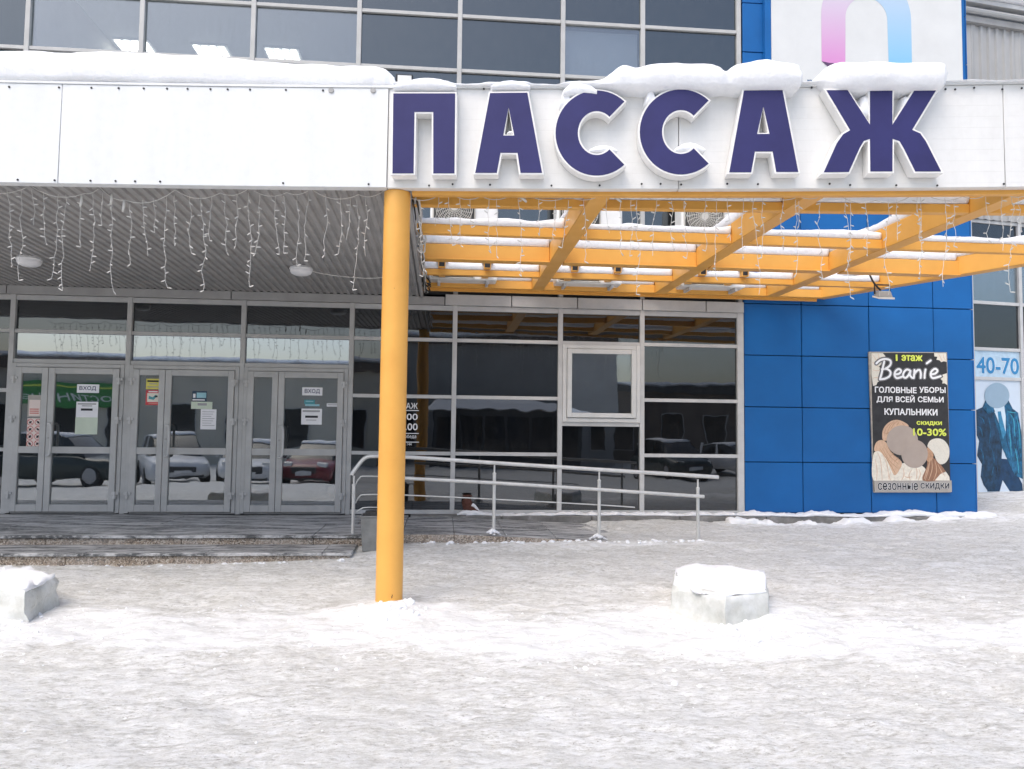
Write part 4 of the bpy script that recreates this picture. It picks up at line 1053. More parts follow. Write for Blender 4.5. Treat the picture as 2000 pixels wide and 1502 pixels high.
# ------------------------------------------------------------------ string lights
def garland(label, spans, strands, yoff):
    t = empty('string_lights', (fx_at(spans[0][0]), fy(fx_at(spans[0][0]))+yoff, ZF-.4), label, 'string lights', 'icicle string lights under the fascia')
    pts = []
    def P(px, py):
        x = fx_at(px); return onP(px, py, (x, fy(x)+yoff, 0), (fy(x+.01)-fy(x-.01), -.02, 0))
    for i in range(len(spans)-1):
        (a, ya), (b, yb) = spans[i], spans[i+1]
        for k in range(6): u = k/6; pts.append(P(a+(b-a)*u, ya+(yb-ya)*u+14*4*u*(1-u)*min(1, abs(b-a)/90)))
    pts.append(P(*spans[-1])); build('cable', MB().tube(pts, .0035, 5), 'wire_white', t)
    cpy = lambda px: float(np.interp(px, [p[0] for p in spans], [p[1] for p in spans])+8)
    for (px, bot) in strands:
        y0 = cpy(px); n = max(4, int((bot-y0)/13)); mb = MB(); q = []; dx = 0
        for k in range(n+1):
            dx += random.uniform(-3.4, 3.4) if k > 1 else 0
            q.append(P(px+dx, y0+(bot-y0)*k/n))
        q = [np.array(p)+np.array([0, random.uniform(-.015, .015), 0]) for p in q]
        mb.tube(q, .0022, 4)
        for k in range(1, n+1):
            if random.random() < .22: continue
            a = random.uniform(0, 6.28); d = np.array([math.cos(a)*.8, math.sin(a)*.5, random.uniform(-.7, .55)]); d /= np.linalg.norm(d); p = q[k]
            mb.tube([p, p+d*.014, p+d*.030, p+d*.040], [.003, .0055, .005, .0015], 5)
        build('strand', mb, 'wire_white', t)
    return t, P
sp = [(q, 366+(10 if i % 2 else 0)) for i, q in enumerate(range(-860, -80, 60))]+[(-60, 366), (60, 363), (165, 378), (195, 366), (245, 391), (342, 371), (430, 377), (487, 367), (560, 376), (607, 369), (700, 380), (752, 371)]
stL = [(q+random.uniform(-8, 8), random.uniform(440, 560)) for q in range(-840, 0, 24)]+[(15, 520), (42, 548), (63, 440), (85, 478), (113, 545), (130, 568), (158, 482), (182, 528), (200, 440), (218, 568), (253, 516), (280, 500), (300, 455), (325, 562), (340, 480), (370, 495), (392, 568), (414, 470), (440, 493), (463, 480), (485, 561), (507, 495), (538, 497), (555, 495), (580, 518), (603, 510), (636, 498), (665, 495), (684, 470), (697, 567), (714, 500)]
gl_, PL = garland('white icicle string lights hanging under the grey soffit left of the orange column', sp, stL, .20)
for (px, py) in ((159, 392), (242, 402), (218, 388)):
    p = PL(px, py); build('connector', MB().tube([p+np.array([0, 0, .05]), p, p-np.array([.008, 0, .055])], [.007, .013, .008], 8), 'wire_white', gl_, smooth=True)
sp2 = [(760, 382), (805, 388), (870, 372), (940, 384), (1015, 371), (1110, 384), (1190, 371), (1260, 385), (1335, 371), (1410, 384), (1480, 371), (1560, 384), (1625, 371), (1710, 392), (1795, 371), (1880, 384), (1945, 369), (2010, 380), (2100, 371)]
stR = [(771, 480), (783, 475), (820, 540), (857, 440), (876, 480), (898, 480), (918, 445), (955, 495), (970, 500), (1012, 540), (1052, 460), (1085, 470), (1110, 485), (1140, 510), (1185, 455), (1212, 495), (1232, 500), (1243, 575), (1282, 500), (1312, 490), (1336, 505), (1378, 490), (1400, 540), (1420, 470), (1452, 500), (1472, 575), (1490, 495), (1530, 480), (1553, 535), (1560, 440), (1602, 545), (1650, 580), (1660, 520), (1690, 500), (1735, 575), (1752, 470), (1790, 545), (1800, 470), (1846, 560), (1862, 480), (1925, 470), (1955, 490), (1978, 570), (1990, 450)]
gr_, PR = garland('white icicle string lights hanging in front of the orange pergola', sp2, stR, .185)
for (px, py) in ((1022, 388), (1207, 388)):
    p = PR(px, py); build('connector', MB().tube([p+np.array([-.05, 0, .02]), p, p+np.array([.03, 0, -.03])], [.007, .016, .009], 8), 'wire_white', gr_, smooth=True)

cbn = empty('cable_bundle', (SX1+.05, -2.4, 3.7), 'tangled white and black cables along the soffit edge behind the column', 'cables')
for k in range(5):
    pts = [(SX1+.035+.02*(k % 3)+random.uniform(-.012, .02), -4.5+q*.42, 3.70-.012*q+.05*fbm(q*.7, k*3.1, 0, 3)) for q in range(11)]
    build('cable', MB().tube(smooth_pts(pts, 4), .009 if k < 3 else .007, 6), 'wire_white' if k % 2 == 0 else 'wire_black', cbn, smooth=True)
for (yy, zz) in ((-3.1, 3.70), (-2.9, 3.66), (-.95, 3.64), (-.8, 3.66), (-.6, 3.63)):
    a = [(SX1+.06+.07*math.cos(q*.9+yy)*(.5+.5*random.random()), yy+.12*math.sin(q*1.1), zz+.06*math.sin(q*.8+yy)) for q in range(9)]
    build('cable_coil', MB().tube(smooth_pts(a, 4), .009, 6), 'wire_black' if yy > -1 else 'wire_white', cbn, smooth=True)
# soffit lamps
for n_, (px, py) in enumerate(((57, 512), (588, 530))):
    c = onZ(px, py, 3.56); L = empty('soffit_lamp', (c[0], c[1], 3.5), ('oval white lamp under the soffit near the left edge', 'oval white lamp under the soffit nearer the orange column')[n_], 'lamp', 'lamps under the soffit')
    autosmooth(build('base', MB().lathe([(.14, 3.575), (.145, 3.59), (.13, 3.62)], (c[0], c[1], 0), 'z', 28), 'white_plastic', L), 40)
    autosmooth(build('diffuser', MB().lathe([(.02, 3.505), (.08, 3.51), (.12, 3.53), (.135, 3.555), (.135, 3.574)], (c[0], c[1], 0), 'z', 28), 'white_plastic', L), 60)
    if n_ == 1:
        w = smooth_pts([(c[0]+.1, c[1]+.02, 3.575), (c[0]+.4, c[1]+.05, 3.53), (c[0]+.9, c[1]+.0, 3.50), (c[0]+1.35, c[1]-.1, 3.56)], 6); build('cord', MB().tube(w, .006, 6), 'wire_white', L)

# floodlight on the pergola end
c = onZ(1723, 576, 3.52); fl = empty('floodlight', (c[0], c[1], 3.45), 'small grey floodlight hanging from the right end of the pergola', 'floodlight')
build('housing', MB().hexa([(c[0]-.10, c[1]-.10, 3.47), (c[0]+.10, c[1]-.10, 3.47), (c[0]+.09, c[1]+.06, 3.52), (c[0]-.09, c[1]+.06, 3.52), (c[0]-.08, c[1]-.08, 3.56), (c[0]+.08, c[1]-.08, 3.56), (c[0]+.07, c[1]+.05, 3.58), (c[0]-.07, c[1]+.05, 3.58)]), 'trim_grey', fl, 0.008)
build('glass', MB().hexa([(c[0]-.115, c[1]-.115, 3.44), (c[0]+.115, c[1]-.115, 3.44), (c[0]+.105, c[1]+.07, 3.495), (c[0]-.105, c[1]+.07, 3.495), (c[0]-.115, c[1]-.115, 3.466), (c[0]+.115, c[1]-.115, 3.466), (c[0]+.105, c[1]+.07, 3.518), (c[0]-.105, c[1]+.07, 3.518)]), 'lamp_glass', fl, 0.004)
build('bracket', MB().tube([(c[0]-.11, c[1], 3.53), (c[0]-.11, c[1], 3.66), (c[0]+.11, c[1], 3.66), (c[0]+.11, c[1], 3.53)], .012, 6), 'black', fl)
build('cable', MB().tube(smooth_pts([(c[0]-.02, c[1], 3.58), (c[0]-.15, c[1]-.05, 3.68), (c[0]-.30, c[1]-.1, 3.85), (c[0]-.32, c[1]+.3, 3.95)], 6), .013, 6), 'wire_black', fl, smooth=True)
# floodlight standing on the canopy roof
q0, q1 = onY(773, 143, -4.5), onY(806, 170, -4.5)
f2 = empty('floodlight', (q0[0], -4.5, ZTOP), 'dark framed floodlight standing on the canopy roof above the first letter', 'floodlight')
boxpart('housing', 'black', f2, q0[0], q1[0], -4.49, -4.40, ZTOP-.04, q0[2], 0.006); boxpart('glass', 'lamp_glass', f2, q0[0]+.018, q1[0]-.012, -4.502, -4.491, ZTOP-.02, q0[2]-.016, 0.002)
boxpart('stand', 'black', f2, (q0[0]+q1[0])/2-.02, (q0[0]+q1[0])/2+.02, -4.40, -4.37, 4.49, ZTOP+.05)

# ------------------------------------------------------------------ air conditioners
def make_ac(loc, label):
    t = empty('air_conditioner', loc, label, 'air conditioner', 'air conditioner units on the wall above the pergola'); x, y, z = loc
    W, H, Dp = .98, .66, .34
    build('casing', MB().box(x, x+W, y, y+Dp, z, z+H), 'ac_white', t, 0.02, seg=2)
    cx, cz, r = x+.345, z+.33, .265
    boxpart('fan_recess', 'ac_inner', t, cx-.29, cx+.29, y-.006, y-.002, z+.03, z+.63, 0)
    gm_ = MB()
    for rr_ in np.linspace(.05, r, 9): gm_.tube([(cx+rr_*math.cos(k*math.pi/16), y-.03-.012*(1-rr_/r), cz+rr_*math.sin(k*math.pi/16)) for k in range(33)], .0055, 4, False)
    for k in range(22): a = k*2*math.pi/22; gm_.tube([(cx+.05*math.cos(a), y-.04, cz+.05*math.sin(a)), (cx+.17*math.cos(a+.18), y-.036, cz+.17*math.sin(a+.18)), (cx+(r+.01)*math.cos(a+.3), y-.026, cz+(r+.01)*math.sin(a+.3))], .0055, 4)
    gm_.tube([(cx-.30, y-.012, z+.02), (cx+.30, y-.012, z+.02), (cx+.30, y-.012, z+.64), (cx-.30, y-.012, z+.64), (cx-.30, y-.012, z+.02)], .013, 6)
    gm_.lathe([(.055, -.045), (.05, -.02)], (cx, y, cz), 'y', 16)
    build('fan_grille', gm_, 'ac_grille', t)
    bl = MB()
    for k in range(3):
        a = k*2.094
        bl.add([(cx+.04*math.cos(a), y-.012, cz+.04*math.sin(a)), (cx+.22*math.cos(a+.2), y-.016, cz+.22*math.sin(a+.2)), (cx+.20*math.cos(a+1.3), y-.009, cz+.20*math.sin(a+1.3)), (cx+.05*math.cos(a+1.6), y-.010, cz+.05*math.sin(a+1.6))], [(0, 1, 2, 3)])
    b_ = build('fan', bl, 'black', t); b_.modifiers.new('thick', 'SOLIDIFY').thickness = .002
    for xx in (x+.12, x+W-.16): boxpart('bracket', 'alu_light', t, xx, xx+.04, y+.02, -.07, z-.05, z-.003)
    return t
ax = [-.24, 1.60, 3.47]
first = make_ac((ax[0], -.52, 4.40), 'upper air conditioner nearest the orange column, above the pergola')
names = [('upper air conditioner in the middle of the row above the pergola', 1, 4.40), ('upper air conditioner farthest from the column, beside the blue wall', 2, 4.40),
         ('lower air conditioner nearest the orange column, behind the pergola beams', 0, 3.86), ('lower air conditioner in the middle behind the pergola beams', 1, 3.86), ('lower air conditioner farthest from the column behind the pergola', 2, 3.86)]
for (lb, i, z) in names:
    if z < 4: z = 3.83-.0
    c = copy_tree(first, (ax[i], -.52, z if z > 4 else 3.72)); c['label'] = lb
first.location.z = 4.46; 
for o in COL.objects:
    if o.name.startswith('air_conditioner') and o.parent is None: o.location.z = 4.46 if o.location.z > 4 else 3.745

# ------------------------------------------------------------------ signs and posters
def flat(Y, name=None):
    def p2(px, py): q = onY(px, py, Y); return (float(q[0]), float(q[2]))
    return p2
XA, ZA, NY = (1, 0, 0), (0, 0, 1), (0, -1, 0)
def fpoly(name, pts, Y, mat, parent, th=0.0012, smooth=0):
    if smooth: pts = [tuple(p) for p in smooth_pts(pts, smooth, True)]
    return build(name, MB().poly([pts], (0, Y, 0), XA, ZA, NY, th), mat, parent)
def rect(name, x0, x1, z0, z1, Y, mat, parent, th=0.0012): return fpoly(name, [(x0, z0), (x1, z0), (x1, z1), (x0, z1)], Y, mat, parent, th)
def label_text(name, s, x0, x1, z0, z1, Y, mat, parent, bold=.02, shear=0.0):
    return build(name, add_text(MB(), s, (x0, Y, z0), XA, ZA, x1-x0, z1-z0, bold, shear), mat, parent)
def ribbon(mb, pts, w, Y, n=6, taper=0.0):
    P = [np.array(p, float) for p in smooth_pts(pts, n)]
    for i, p in enumerate(P):
        r = w/2*(1-taper*abs(2*i/(len(P)-1)-1)); ring = [(p[0]+r*math.cos(k*math.pi/5), Y, p[1]+r*math.sin(k*math.pi/5)) for k in range(10)]
        Yi = Y-(i % 7)*0.00004
        mb.add([(a, Yi, c) for a, _, c in ring], [tuple(range(10))])
        if i+1 < len(P):
            q = P[i+1]; t = q-p; t = t/(np.linalg.norm(t)+1e-9); nn_ = np.array([-t[1], t[0]])*r; Yi -= .00002
            mb.add([(p[0]+nn_[0], Yi, p[1]+nn_[1]), (p[0]-nn_[0], Yi, p[1]-nn_[1]), (q[0]-nn_[0], Yi, q[1]-nn_[1]), (q[0]+nn_[0], Yi, q[1]+nn_[1])], [(0, 1, 2, 3)])
    return mb
# roof sign with the arch
YB = -0.165
x0, x1 = onY(1507, 60, YB)[0], onY(1879, 60, YB)[0]
bb = empty('billboard', ((x0+x1)/2, -.11, 6.6), 'white billboard with a pink and blue arch on the upper blue wall', 'billboard')
build('board', MB().box(x0, x1, YB, -.07, 6.62, 9.7), 'sign_board', bb, 0.004)
boxpart('edge', 'blue_panel', bb, x0-.10, x0-.002, YB+.01, -.068, 6.62, 9.7); boxpart('edge', 'blue_panel', bb, x1+.002, x1+.05, YB+.01, -.068, 6.62, 9.7)
p2 = flat(YB-.004); w0, zb_ = p2(1605, 118); w1, _ = p2(1781, 118); i0, _ = p2(1651, 118); i1, _ = p2(1733, 118); cxA = (w0+w1)/2; zb_ = 7.46; zs_ = 8.22
ro, ri = (w1-w0)/2, (i1-i0)/2
outL = [(cxA-ro*math.cos(a), zs_+ro*1.06*math.sin(a)) for a in np.linspace(0, math.pi/2, 14)]
inL = [(cxA-ri*math.cos(a), zs_-.02+ri*1.0*math.sin(a)) for a in np.linspace(math.pi/2, 0, 12)]
lp = [(w0, zb_)]+outL+inL+[(i0, zb_-.02), (w0+.12, zb_-.02)]
fpoly('arch', lp[::-1], YB-.004, 'arch_pink', bb, .003)
rp = [(2*cxA-a, b) for a, b in ([(w0, zb_)]+outL+inL+[(i0, zb_-.02)])]
rp = [(a+.002 if abs(a-cxA) < .001 else a, b) for a, b in rp]
fpoly('arch', rp, YB-.0045, 'arch_blue', bb, .003); fpoly('arch_fold', [(w0, zb_), (w0+.12, zb_-.1), (w0+.20, zb_-.02), (w0+.12, zb_-.02)], YB-.006, 'arch_fold', bb, .002)
tx0, _ = p2(1524, 157); tx1, _ = p2(1862, 157); tz = p2(1600, 164)[1]
label_text('lettering', 'т  о  р  г  о  в  ы  й    ц  е  н  т  р', tx0, tx1, tz-.05, tz+.09, YB-.005, 'sign_ink', bb, .03)

# black hat poster on the blue wall
YP = -0.10
po = empty('advertising_poster', (7.25, YP, .69), 'black poster for hats and swimwear on the blue panels', 'poster')
pf = flat(YP); Z = lambda zx, zy: pf(1660+zx*.23961, 660+zy*.23961)
pa, pb, pc, pd = pf(1697, 687), pf(1850, 688), pf(1857, 962), pf(1707, 962)
build('board', MB().poly([[pd, pc, pb, pa]], (0, YP+.002, 0), XA, ZA, NY, .028), 'poster_frame', po, 0.002)
ins = lambda p, q, t: (p[0]+(q[0]-p[0])*t, p[1]+(q[1]-p[1])*t)
fpoly('print', [Z(196, 1252), Z(822, 1252), Z(786, 122), Z(172, 122)][::1], YP, 'poster_black', po)
Y1, Y2, Y3, Y4, Y5 = YP-.002, YP-.0032, YP-.0044, YP-.0056, YP-.0068
def zp(name, pts, Y, mat, sm=0): return fpoly(name, [Z(*q) for q in pts][::-1], Y, mat, po, .0009, sm)
zp('flower', [(174, 124), (268, 124), (290, 150), (245, 175), (270, 200), (235, 235), (268, 262), (245, 300), (262, 345), (225, 360), (215, 385), (188, 392), (176, 300)], Y1, 'poster_knit')
zp('flower', [(686, 124), (784, 124), (788, 196), (765, 190), (745, 198), (728, 182), (705, 178), (712, 155), (688, 150)], Y1, 'poster_knit')
zp('flower', [(790, 288), (792, 384), (770, 370), (752, 372), (756, 350), (738, 335), (760, 318), (752, 300)], Y1, 'poster_knit')
tm = [('1', 370, 384, 188, 136, 'ink_lime', .06), ('этаж', 416, 588, 188, 142, 'ink_lime', .06), ('ГОЛОВНЫЕ', 200, 540, 447, 402, 'ink_white', .06), ('УБОРЫ', 562, 776, 447, 402, 'ink_white', .06), ('ДЛЯ', 214, 345, 530, 478, 'ink_white', .06), ('ВСЕЙ', 370, 524, 524, 466, 'ink_white', .06), ('СЕМЬИ', 550, 760, 524, 480, 'ink_white', .06), ('КУПАЛЬНИКИ', 278, 710, 627, 580, 'ink_white', .06), ('скидки', 540, 746, 716, 680, 'ink_lime', .07), ('10-30%', 512, 782, 797, 740, 'ink_lime', .06)]
for (s, a, b, zb_, zt_, mt_, bo) in tm:
    q0, q1 = Z(a, zb_), Z(b, zt_); label_text('lettering', s, q0[0], q1[0], q0[1], q1[1], Y5-.004, mt_, po, bo)
strokes = [[(278, 192), (268, 235), (256, 290), (243, 335)], [(214, 208), (245, 182), (290, 172), (328, 186), (326, 222), (290, 250), (258, 256)], [(258, 256), (300, 254), (328, 276), (322, 310), (285, 332), (243, 338)],
  [(366, 298), (398, 292), (416, 270), (396, 254), (370, 272), (362, 304), (382, 328), (424, 316)], [(492, 268), (462, 258), (436, 284), (434, 316), (456, 324), (480, 296), (492, 268), (488, 304), (506, 326)],
  [(524, 262), (522, 296), (518, 328)], [(520, 300), (542, 270), (566, 262), (576, 290), (574, 326)], [(614, 258), (608, 292), (606, 326)], [(624, 208), (640, 196), (656, 184)], [(660, 298), (694, 290), (712, 268), (692, 252), (664, 272), (656, 304), (676, 328), (738, 312)]]
unit = abs(Z(100, 0)[0]-Z(0, 0)[0])/100
for (w_, Y_, mt_) in ((36, Y2, 'poster_black'), (30, Y2-.001, 'ink_grey'), (25, Y2-.002, 'poster_black'), (17, Y2-.003, 'ink_white')):
    for grp in ((0, 1, 2), (3,), (4,), (5, 6), (7,), (8,), (9,)):
        mb = MB()
        for s_ in grp: ribbon(mb, [Z(*q) for q in strokes[s_]], w_*unit, Y_)
        build('letter', mb, mt_, po)
zp('hat', [(268, 830), (264, 770), (285, 720), (330, 680), (385, 668), (440, 686), (478, 720), (420, 760), (330, 800), (300, 835)], Y1, 'poster_tan', 4)
zp('coat', [(188, 960), (225, 922), (262, 930), (300, 985), (340, 1080), (355, 1162), (192, 1162)], Y2, 'poster_cream', 4)
zp('scarf', [(196, 900), (215, 850), (258, 832), (300, 860), (330, 930), (420, 1010), (400, 1080), (362, 1120), (330, 1060), (290, 980), (240, 925), (205, 925)], Y3, 'poster_tan', 4)
zp('coat', [(358, 1162), (385, 1070), (430, 1020), (560, 1030), (620, 1080), (600, 1162)], YP-.0037, 'poster_cream', 3)
zp('hair', [(590, 1162), (625, 1050), (640, 960), (690, 985), (760, 1060), (800, 1140), (740, 1162)], Y3, 'poster_hair', 3)
zp('coat', [(690, 1162), (735, 1110), (780, 1090), (808, 1130), (812, 1162)], Y4, 'poster_cream')
zp('face', [(628, 900), (660, 880), (680, 960), (650, 1010), (622, 990)], YP-.0050, 'poster_tan_dark', 3)
zp('beret', [(630, 880), (655, 835), (710, 818), (765, 835), (804, 890), (806, 965), (780, 1015), (738, 1030), (705, 1000), (680, 940), (650, 905)], Y4, 'poster_knit', 4)
zp('face', arcp(425, 835, 128, 122, 0, 360, 36)[:-1], Y4, 'poster_taupe'); zp('face', arcp(525, 945, 108, 115, 0, 360, 36)[:-1], Y5, 'poster_taupe')
zp('band', [(196, 1164), (828, 1162), (830, 1256), (200, 1258)], YP-.0041, 'poster_grey')
def zline(name, lines, w, Y, mat):
    mb = MB()
    for k, l in enumerate(lines): ribbon(mb, [Z(*q) for q in l], w*unit, Y-.0003*(k % 3), 4, .5)
    tag(build(name, mb, mat, po), kind='stuff')
zline('knit_lines', [[(385, 676), (330, 715), (296, 790)], [(392, 678), (355, 705), (330, 745)], [(360, 680), (305, 720), (276, 780)], [(400, 682), (392, 696), (380, 712)], [(420, 690), (432, 700), (442, 716)], [(270, 772), (300, 778), (318, 770)]], 5, YP-.0034, 'poster_tan_dark')
zline('fold_lines', [[(225, 935), (250, 1010), (262, 1160)], [(262, 940), (300, 1030), (318, 1160)], [(205, 990), (220, 1080), (215, 1160)], [(330, 1090), (322, 1130), (330, 1160)]], 5, YP-.0046, 'poster_tan')
zline('fringe', [[(300, 880), (350, 950), (410, 1000)], [(280, 890), (330, 970), (396, 1030)], [(262, 900), (320, 1000), (386, 1062)], [(240, 900), (300, 990), (368, 1100)], [(330, 960), (345, 950), (352, 938)], [(360, 1010), (380, 990), (392, 976)]], 5, YP-.0060, 'poster_tan_dark')
zline('fold_lines', [[(430, 1060), (440, 1110), (420, 1160)], [(500, 1075), (480, 1120), (490, 1160)], [(560, 1070), (572, 1110), (556, 1160)], [(440, 1125), (470, 1138), (505, 1130)], [(535, 1050), (545, 1090), (540, 1150)]], 6, YP-.0054, 'poster_tan')
zline('hair_strands', [[(650, 985), (640, 1060), (612, 1160)], [(665, 990), (668, 1070), (640, 1160)], [(690, 1000), (705, 1080), (680, 1160)], [(715, 1030), (745, 1090), (770, 1120)], [(640, 1030), (622, 1090), (604, 1150)]], 6, YP-.0060, 'poster_tan')
zline('knit_lines', [[(660, 850), (720, 880), (790, 985)], [(700, 828), (752, 870), (800, 940)], [(648, 880), (700, 920), (745, 1018)], [(680, 838), (735, 870), (796, 960)]], 4, YP-.0072, 'paper_cream')
zline('petal_lines', [[(180, 130), (215, 180), (240, 190)], [(182, 200), (215, 215), (232, 240)], [(184, 260), (215, 268), (240, 262)], [(186, 330), (212, 322), (246, 330)], [(230, 130), (236, 160), (228, 190)], [(720, 130), (735, 155), (750, 190)], [(760, 130), (764, 160), (780, 185)]], 4, YP-.0034, 'poster_tan')
for (wd, a, b) in (('сезонные', 226, 552), ('скидки', 574, 806)):
    q0, q1 = Z(a, 1240), Z(b, 1182); sz = text_shape(wd, .0)[2]; kx, kz = (q1[0]-q0[0])/sz[0]*.02, (q1[1]-q0[1])/sz[1]*.02
    label_text('lettering', wd, q0[0]-kx, q1[0]+kx, q0[1]-kz, q1[1]+kz, YP-.0046, 'ink_white', po, .07); label_text('lettering', wd, q0[0], q1[0], q0[1], q1[1], YP-.0060, 'ink_black', po, .03)


# annex window posters
def aflat(px, py): return aP(px, py)
def apoly(name, pts, d, mat, parent, sm=0, th=.001):
    q = [aP(*p) for p in pts][::-1]
    if sm: q = [tuple(p) for p in smooth_pts(q, sm, True)]
    return build(name, MB().poly([q], A0+AN*d, AD, (0, 0, 1), AN, th), mat, parent)
u0, u1 = um[0]+.037, um[1]-.037
def aW(u, z, d): p = A0+AD*u+AN*d; return (p[0], p[1], z)
s1 = empty('window_poster', aW((u0+u1)/2, zs[1], .02), 'pale blue window poster reading 40-70 above the coat advert', 'poster')
abox('sheet', 'ad_sky', u0, u1, .004, .012, zs[1]+.031, zs[2]-.031, s1, 0)
b0 = aP(1906, 729); b1 = aP(1988, 700); mb = add_text(MB(), '40-70', tuple(A0+AD*b0[0]+AN*.0165+np.array([0, 0, b0[1]])), AD, ZA, b1[0]-b0[0], b1[1]-b0[1], .075); build('lettering', mb, 'ink_white', s1)
mb = add_text(MB(), '40-70', tuple(A0+AD*b0[0]+AN*.018+np.array([0, 0, b0[1]])), AD, ZA, b1[0]-b0[0], b1[1]-b0[1], .04); build('lettering', mb, 'ad_blue', s1)
s2 = empty('window_poster', aW((u0+u1)/2, .52, .02), 'tall blue toned window poster of a person in a hooded coat with tie', 'poster')
abox('sheet', 'ad_back', u0, u1, .004, .012, .552, zs[1]-.031, s2, 0)
V = lambda zx, zy: (1660+zx*.23961, 660+zy*.23961)
def vp(name, pts, d, mat, sm=0): return apoly(name, [V(*q) for q in pts], d, mat, s2, sm)
vp('trousers', [(1110, 1150), (1180, 980), (1300, 990), (1400, 1190), (1405, 1252), (1300, 1252), (1240, 1160), (1215, 1252), (1115, 1252)], .014, 'ad_trouser')
vp('coat', [(1018, 590), (1075, 565), (1100, 505), (1165, 545), (1205, 700), (1235, 900), (1225, 1080), (1185, 1252), (1120, 1250), (1085, 1200), (1060, 1130), (1070, 1030), (1030, 960), (1048, 840), (1018, 770)], .016, 'ad_coat')
vp('coat', [(1250, 560), (1285, 510), (1318, 575), (1365, 610), (1390, 760), (1405, 900), (1405, 1150), (1340, 1120), (1262, 960), (1228, 850), (1262, 720)], .016, 'ad_coat_light')
vp('suit', [(1165, 590), (1205, 690), (1265, 790), (1265, 960), (1235, 900), (1205, 760), (1175, 680)], .018, 'ad_suit'); vp('shirt', [(1160, 575), (1200, 560), (1250, 555), (1262, 640), (1262, 775), (1225, 720), (1195, 660)], .020, 'ad_shirt')
vp('tie', [(1196, 600), (1222, 598), (1230, 640), (1262, 770), (1240, 830), (1212, 720), (1200, 640)], .022, 'ad_tie')
vp('collar', [(1075, 565), (1100, 505), (1150, 540), (1175, 600), (1120, 620)], .022, 'ad_coat_light'); vp('collar', [(1255, 555), (1285, 510), (1318, 575), (1290, 600)], .022, 'ad_suit')
def vline(name, lines, w, d, mat):
    mb = MB()
    for l in lines:
        P = smooth_pts([aP(*V(*q)) for q in l], 4)
        for k in range(len(P)-1):
            a, b = P[k], P[k+1]; t_ = (b-a)/(np.linalg.norm(b-a)+1e-9); n_ = np.array([-t_[1], t_[0]])*w/2*(1-.6*abs(2*k/(len(P)-1)-1))
            mb.add([aW(q[0], q[1], d+.0001*(k % 3)) for q in (a+n_, a-n_, b-n_, b+n_)], [(0, 1, 2, 3)])
    tag(build(name, mb, mat, s2), kind='stuff')
vline('highlights', [[(1040, 640), (1075, 660), (1090, 700)], [(1030, 720), (1060, 740), (1075, 800)], [(1060, 900), (1080, 960), (1075, 1040)], [(1120, 640), (1140, 740), (1130, 860)], [(1150, 900), (1170, 1000), (1150, 1120)]], .02, .0175, 'ad_coat_light')
vline('highlights', [[(1300, 620), (1330, 680), (1335, 800)], [(1350, 640), (1375, 760), (1380, 900)], [(1290, 700), (1300, 820), (1310, 960)], [(1340, 900), (1360, 1000), (1370, 1100)], [(1278, 600), (1300, 605), (1345, 612)]], .022, .0175, 'ad_high')
vline('shadows', [[(1320, 640), (1312, 760), (1330, 940)], [(1362, 700), (1352, 860), (1385, 1000)], [(1270, 720), (1275, 840), (1300, 940)], [(1180, 1000), (1200, 1100), (1190, 1250)], [(1260, 1010), (1290, 1080), (1330, 1180)]], .022, .0182, 'ad_trouser')
vp('head', arcp(1190, 470, 101, 103, 0, 360, 36)[:-1], .024, 'ad_head')

# white opening-hours lettering on the dark pane behind the column
YG = -0.012
oh = empty('opening_hours', (-.55, YG, 1.3), 'white opening hours lettering on dark glass beside the orange column', 'lettering'); pg = flat(YG)
def gtext(s, px0, px1, py0, py1, bold=.02):
    q0, q1 = pg(px0, py1), pg(px1, py0); label_text('lettering', s, q0[0], q1[0], q0[1], q1[1], YG, 'ink_white', oh, bold)
gtext('ПАССАЖ', 752, 816, 787, 798); gtext('10.00', 770, 816, 808, 820, .03); gtext('20.00', 770, 816, 827, 840, .03); gtext('обеда', 790, 813, 849, 857); gtext('144', 795, 804, 865, 870)
for py in (801, 846, 863): a, b = pg(752, py), pg(818, py); rect('rule', a[0], b[0], a[1]-.006, a[1]+.006, YG, 'ink_white', oh, .0006)

# notices on the doors
YD = -0.0705
nd = flat(YD)
def R_(px0, px1, py0, py1): a, b = nd(px0, py1), nd(px1, py0); return a[0], b[0], a[1], b[1]
def notice(name, box, mat, label, cat='notice', group='paper notices on the doors'):
    x0, x1, z0, z1 = R_(*box); t = empty(name, ((x0+x1)/2, YD, z0), label, cat, group); rect('sheet', x0, x1, z0, z1, YD, mat, t); return t
def ntext(t, s, box, mat='ink_navy', bold=.03, k=1): x0, x1, z0, z1 = R_(*box); label_text('lettering', s, x0, x1, z0, z1, YD-.0012*k, mat, t, bold)
def nbar(t, box, mat='ink_grey', k=1): rect('printed_line', *R_(*box), YD-.0012*k, mat, t, .0005)
t = notice('door_sign', (150, 194, 751, 767), 'paper', 'white ВХОД sign on the leftmost wide door', 'sign', 'entrance signs'); ntext(t, 'ВХОД', (155, 188, 754.5, 763))
t = notice('paper_notice', (148, 192, 785, 815), 'paper', 'white notice with a black line below the leftmost ВХОД sign'); nbar(t, (158, 181, 798, 802), 'ink_black'); nbar(t, (152, 188, 788, 790)); nbar(t, (160, 180, 792, 793.5))
t = notice('paper_notice', (146, 191, 815.6, 848), 'paper_green', 'blank pale green sheet below the white notice on the leftmost door')
t = notice('paper_notice', (53, 88, 772, 815), 'poster_grey', 'small framed notice with red print on the leftmost narrow door'); x0, x1, z0, z1 = R_(56, 79, 781, 812); rect('insert', x0, x1, z0, z1, YD-.0012, 'paper_pink', t)
for q in (798, 802, 806): nbar(t, (58, 76, q, q+2.2), 'ink_rose', 2)
t = notice('prohibition_sheet', (51, 83, 817, 873), 'paper_pink', 'sheet of eight red prohibition symbols on the leftmost narrow door')
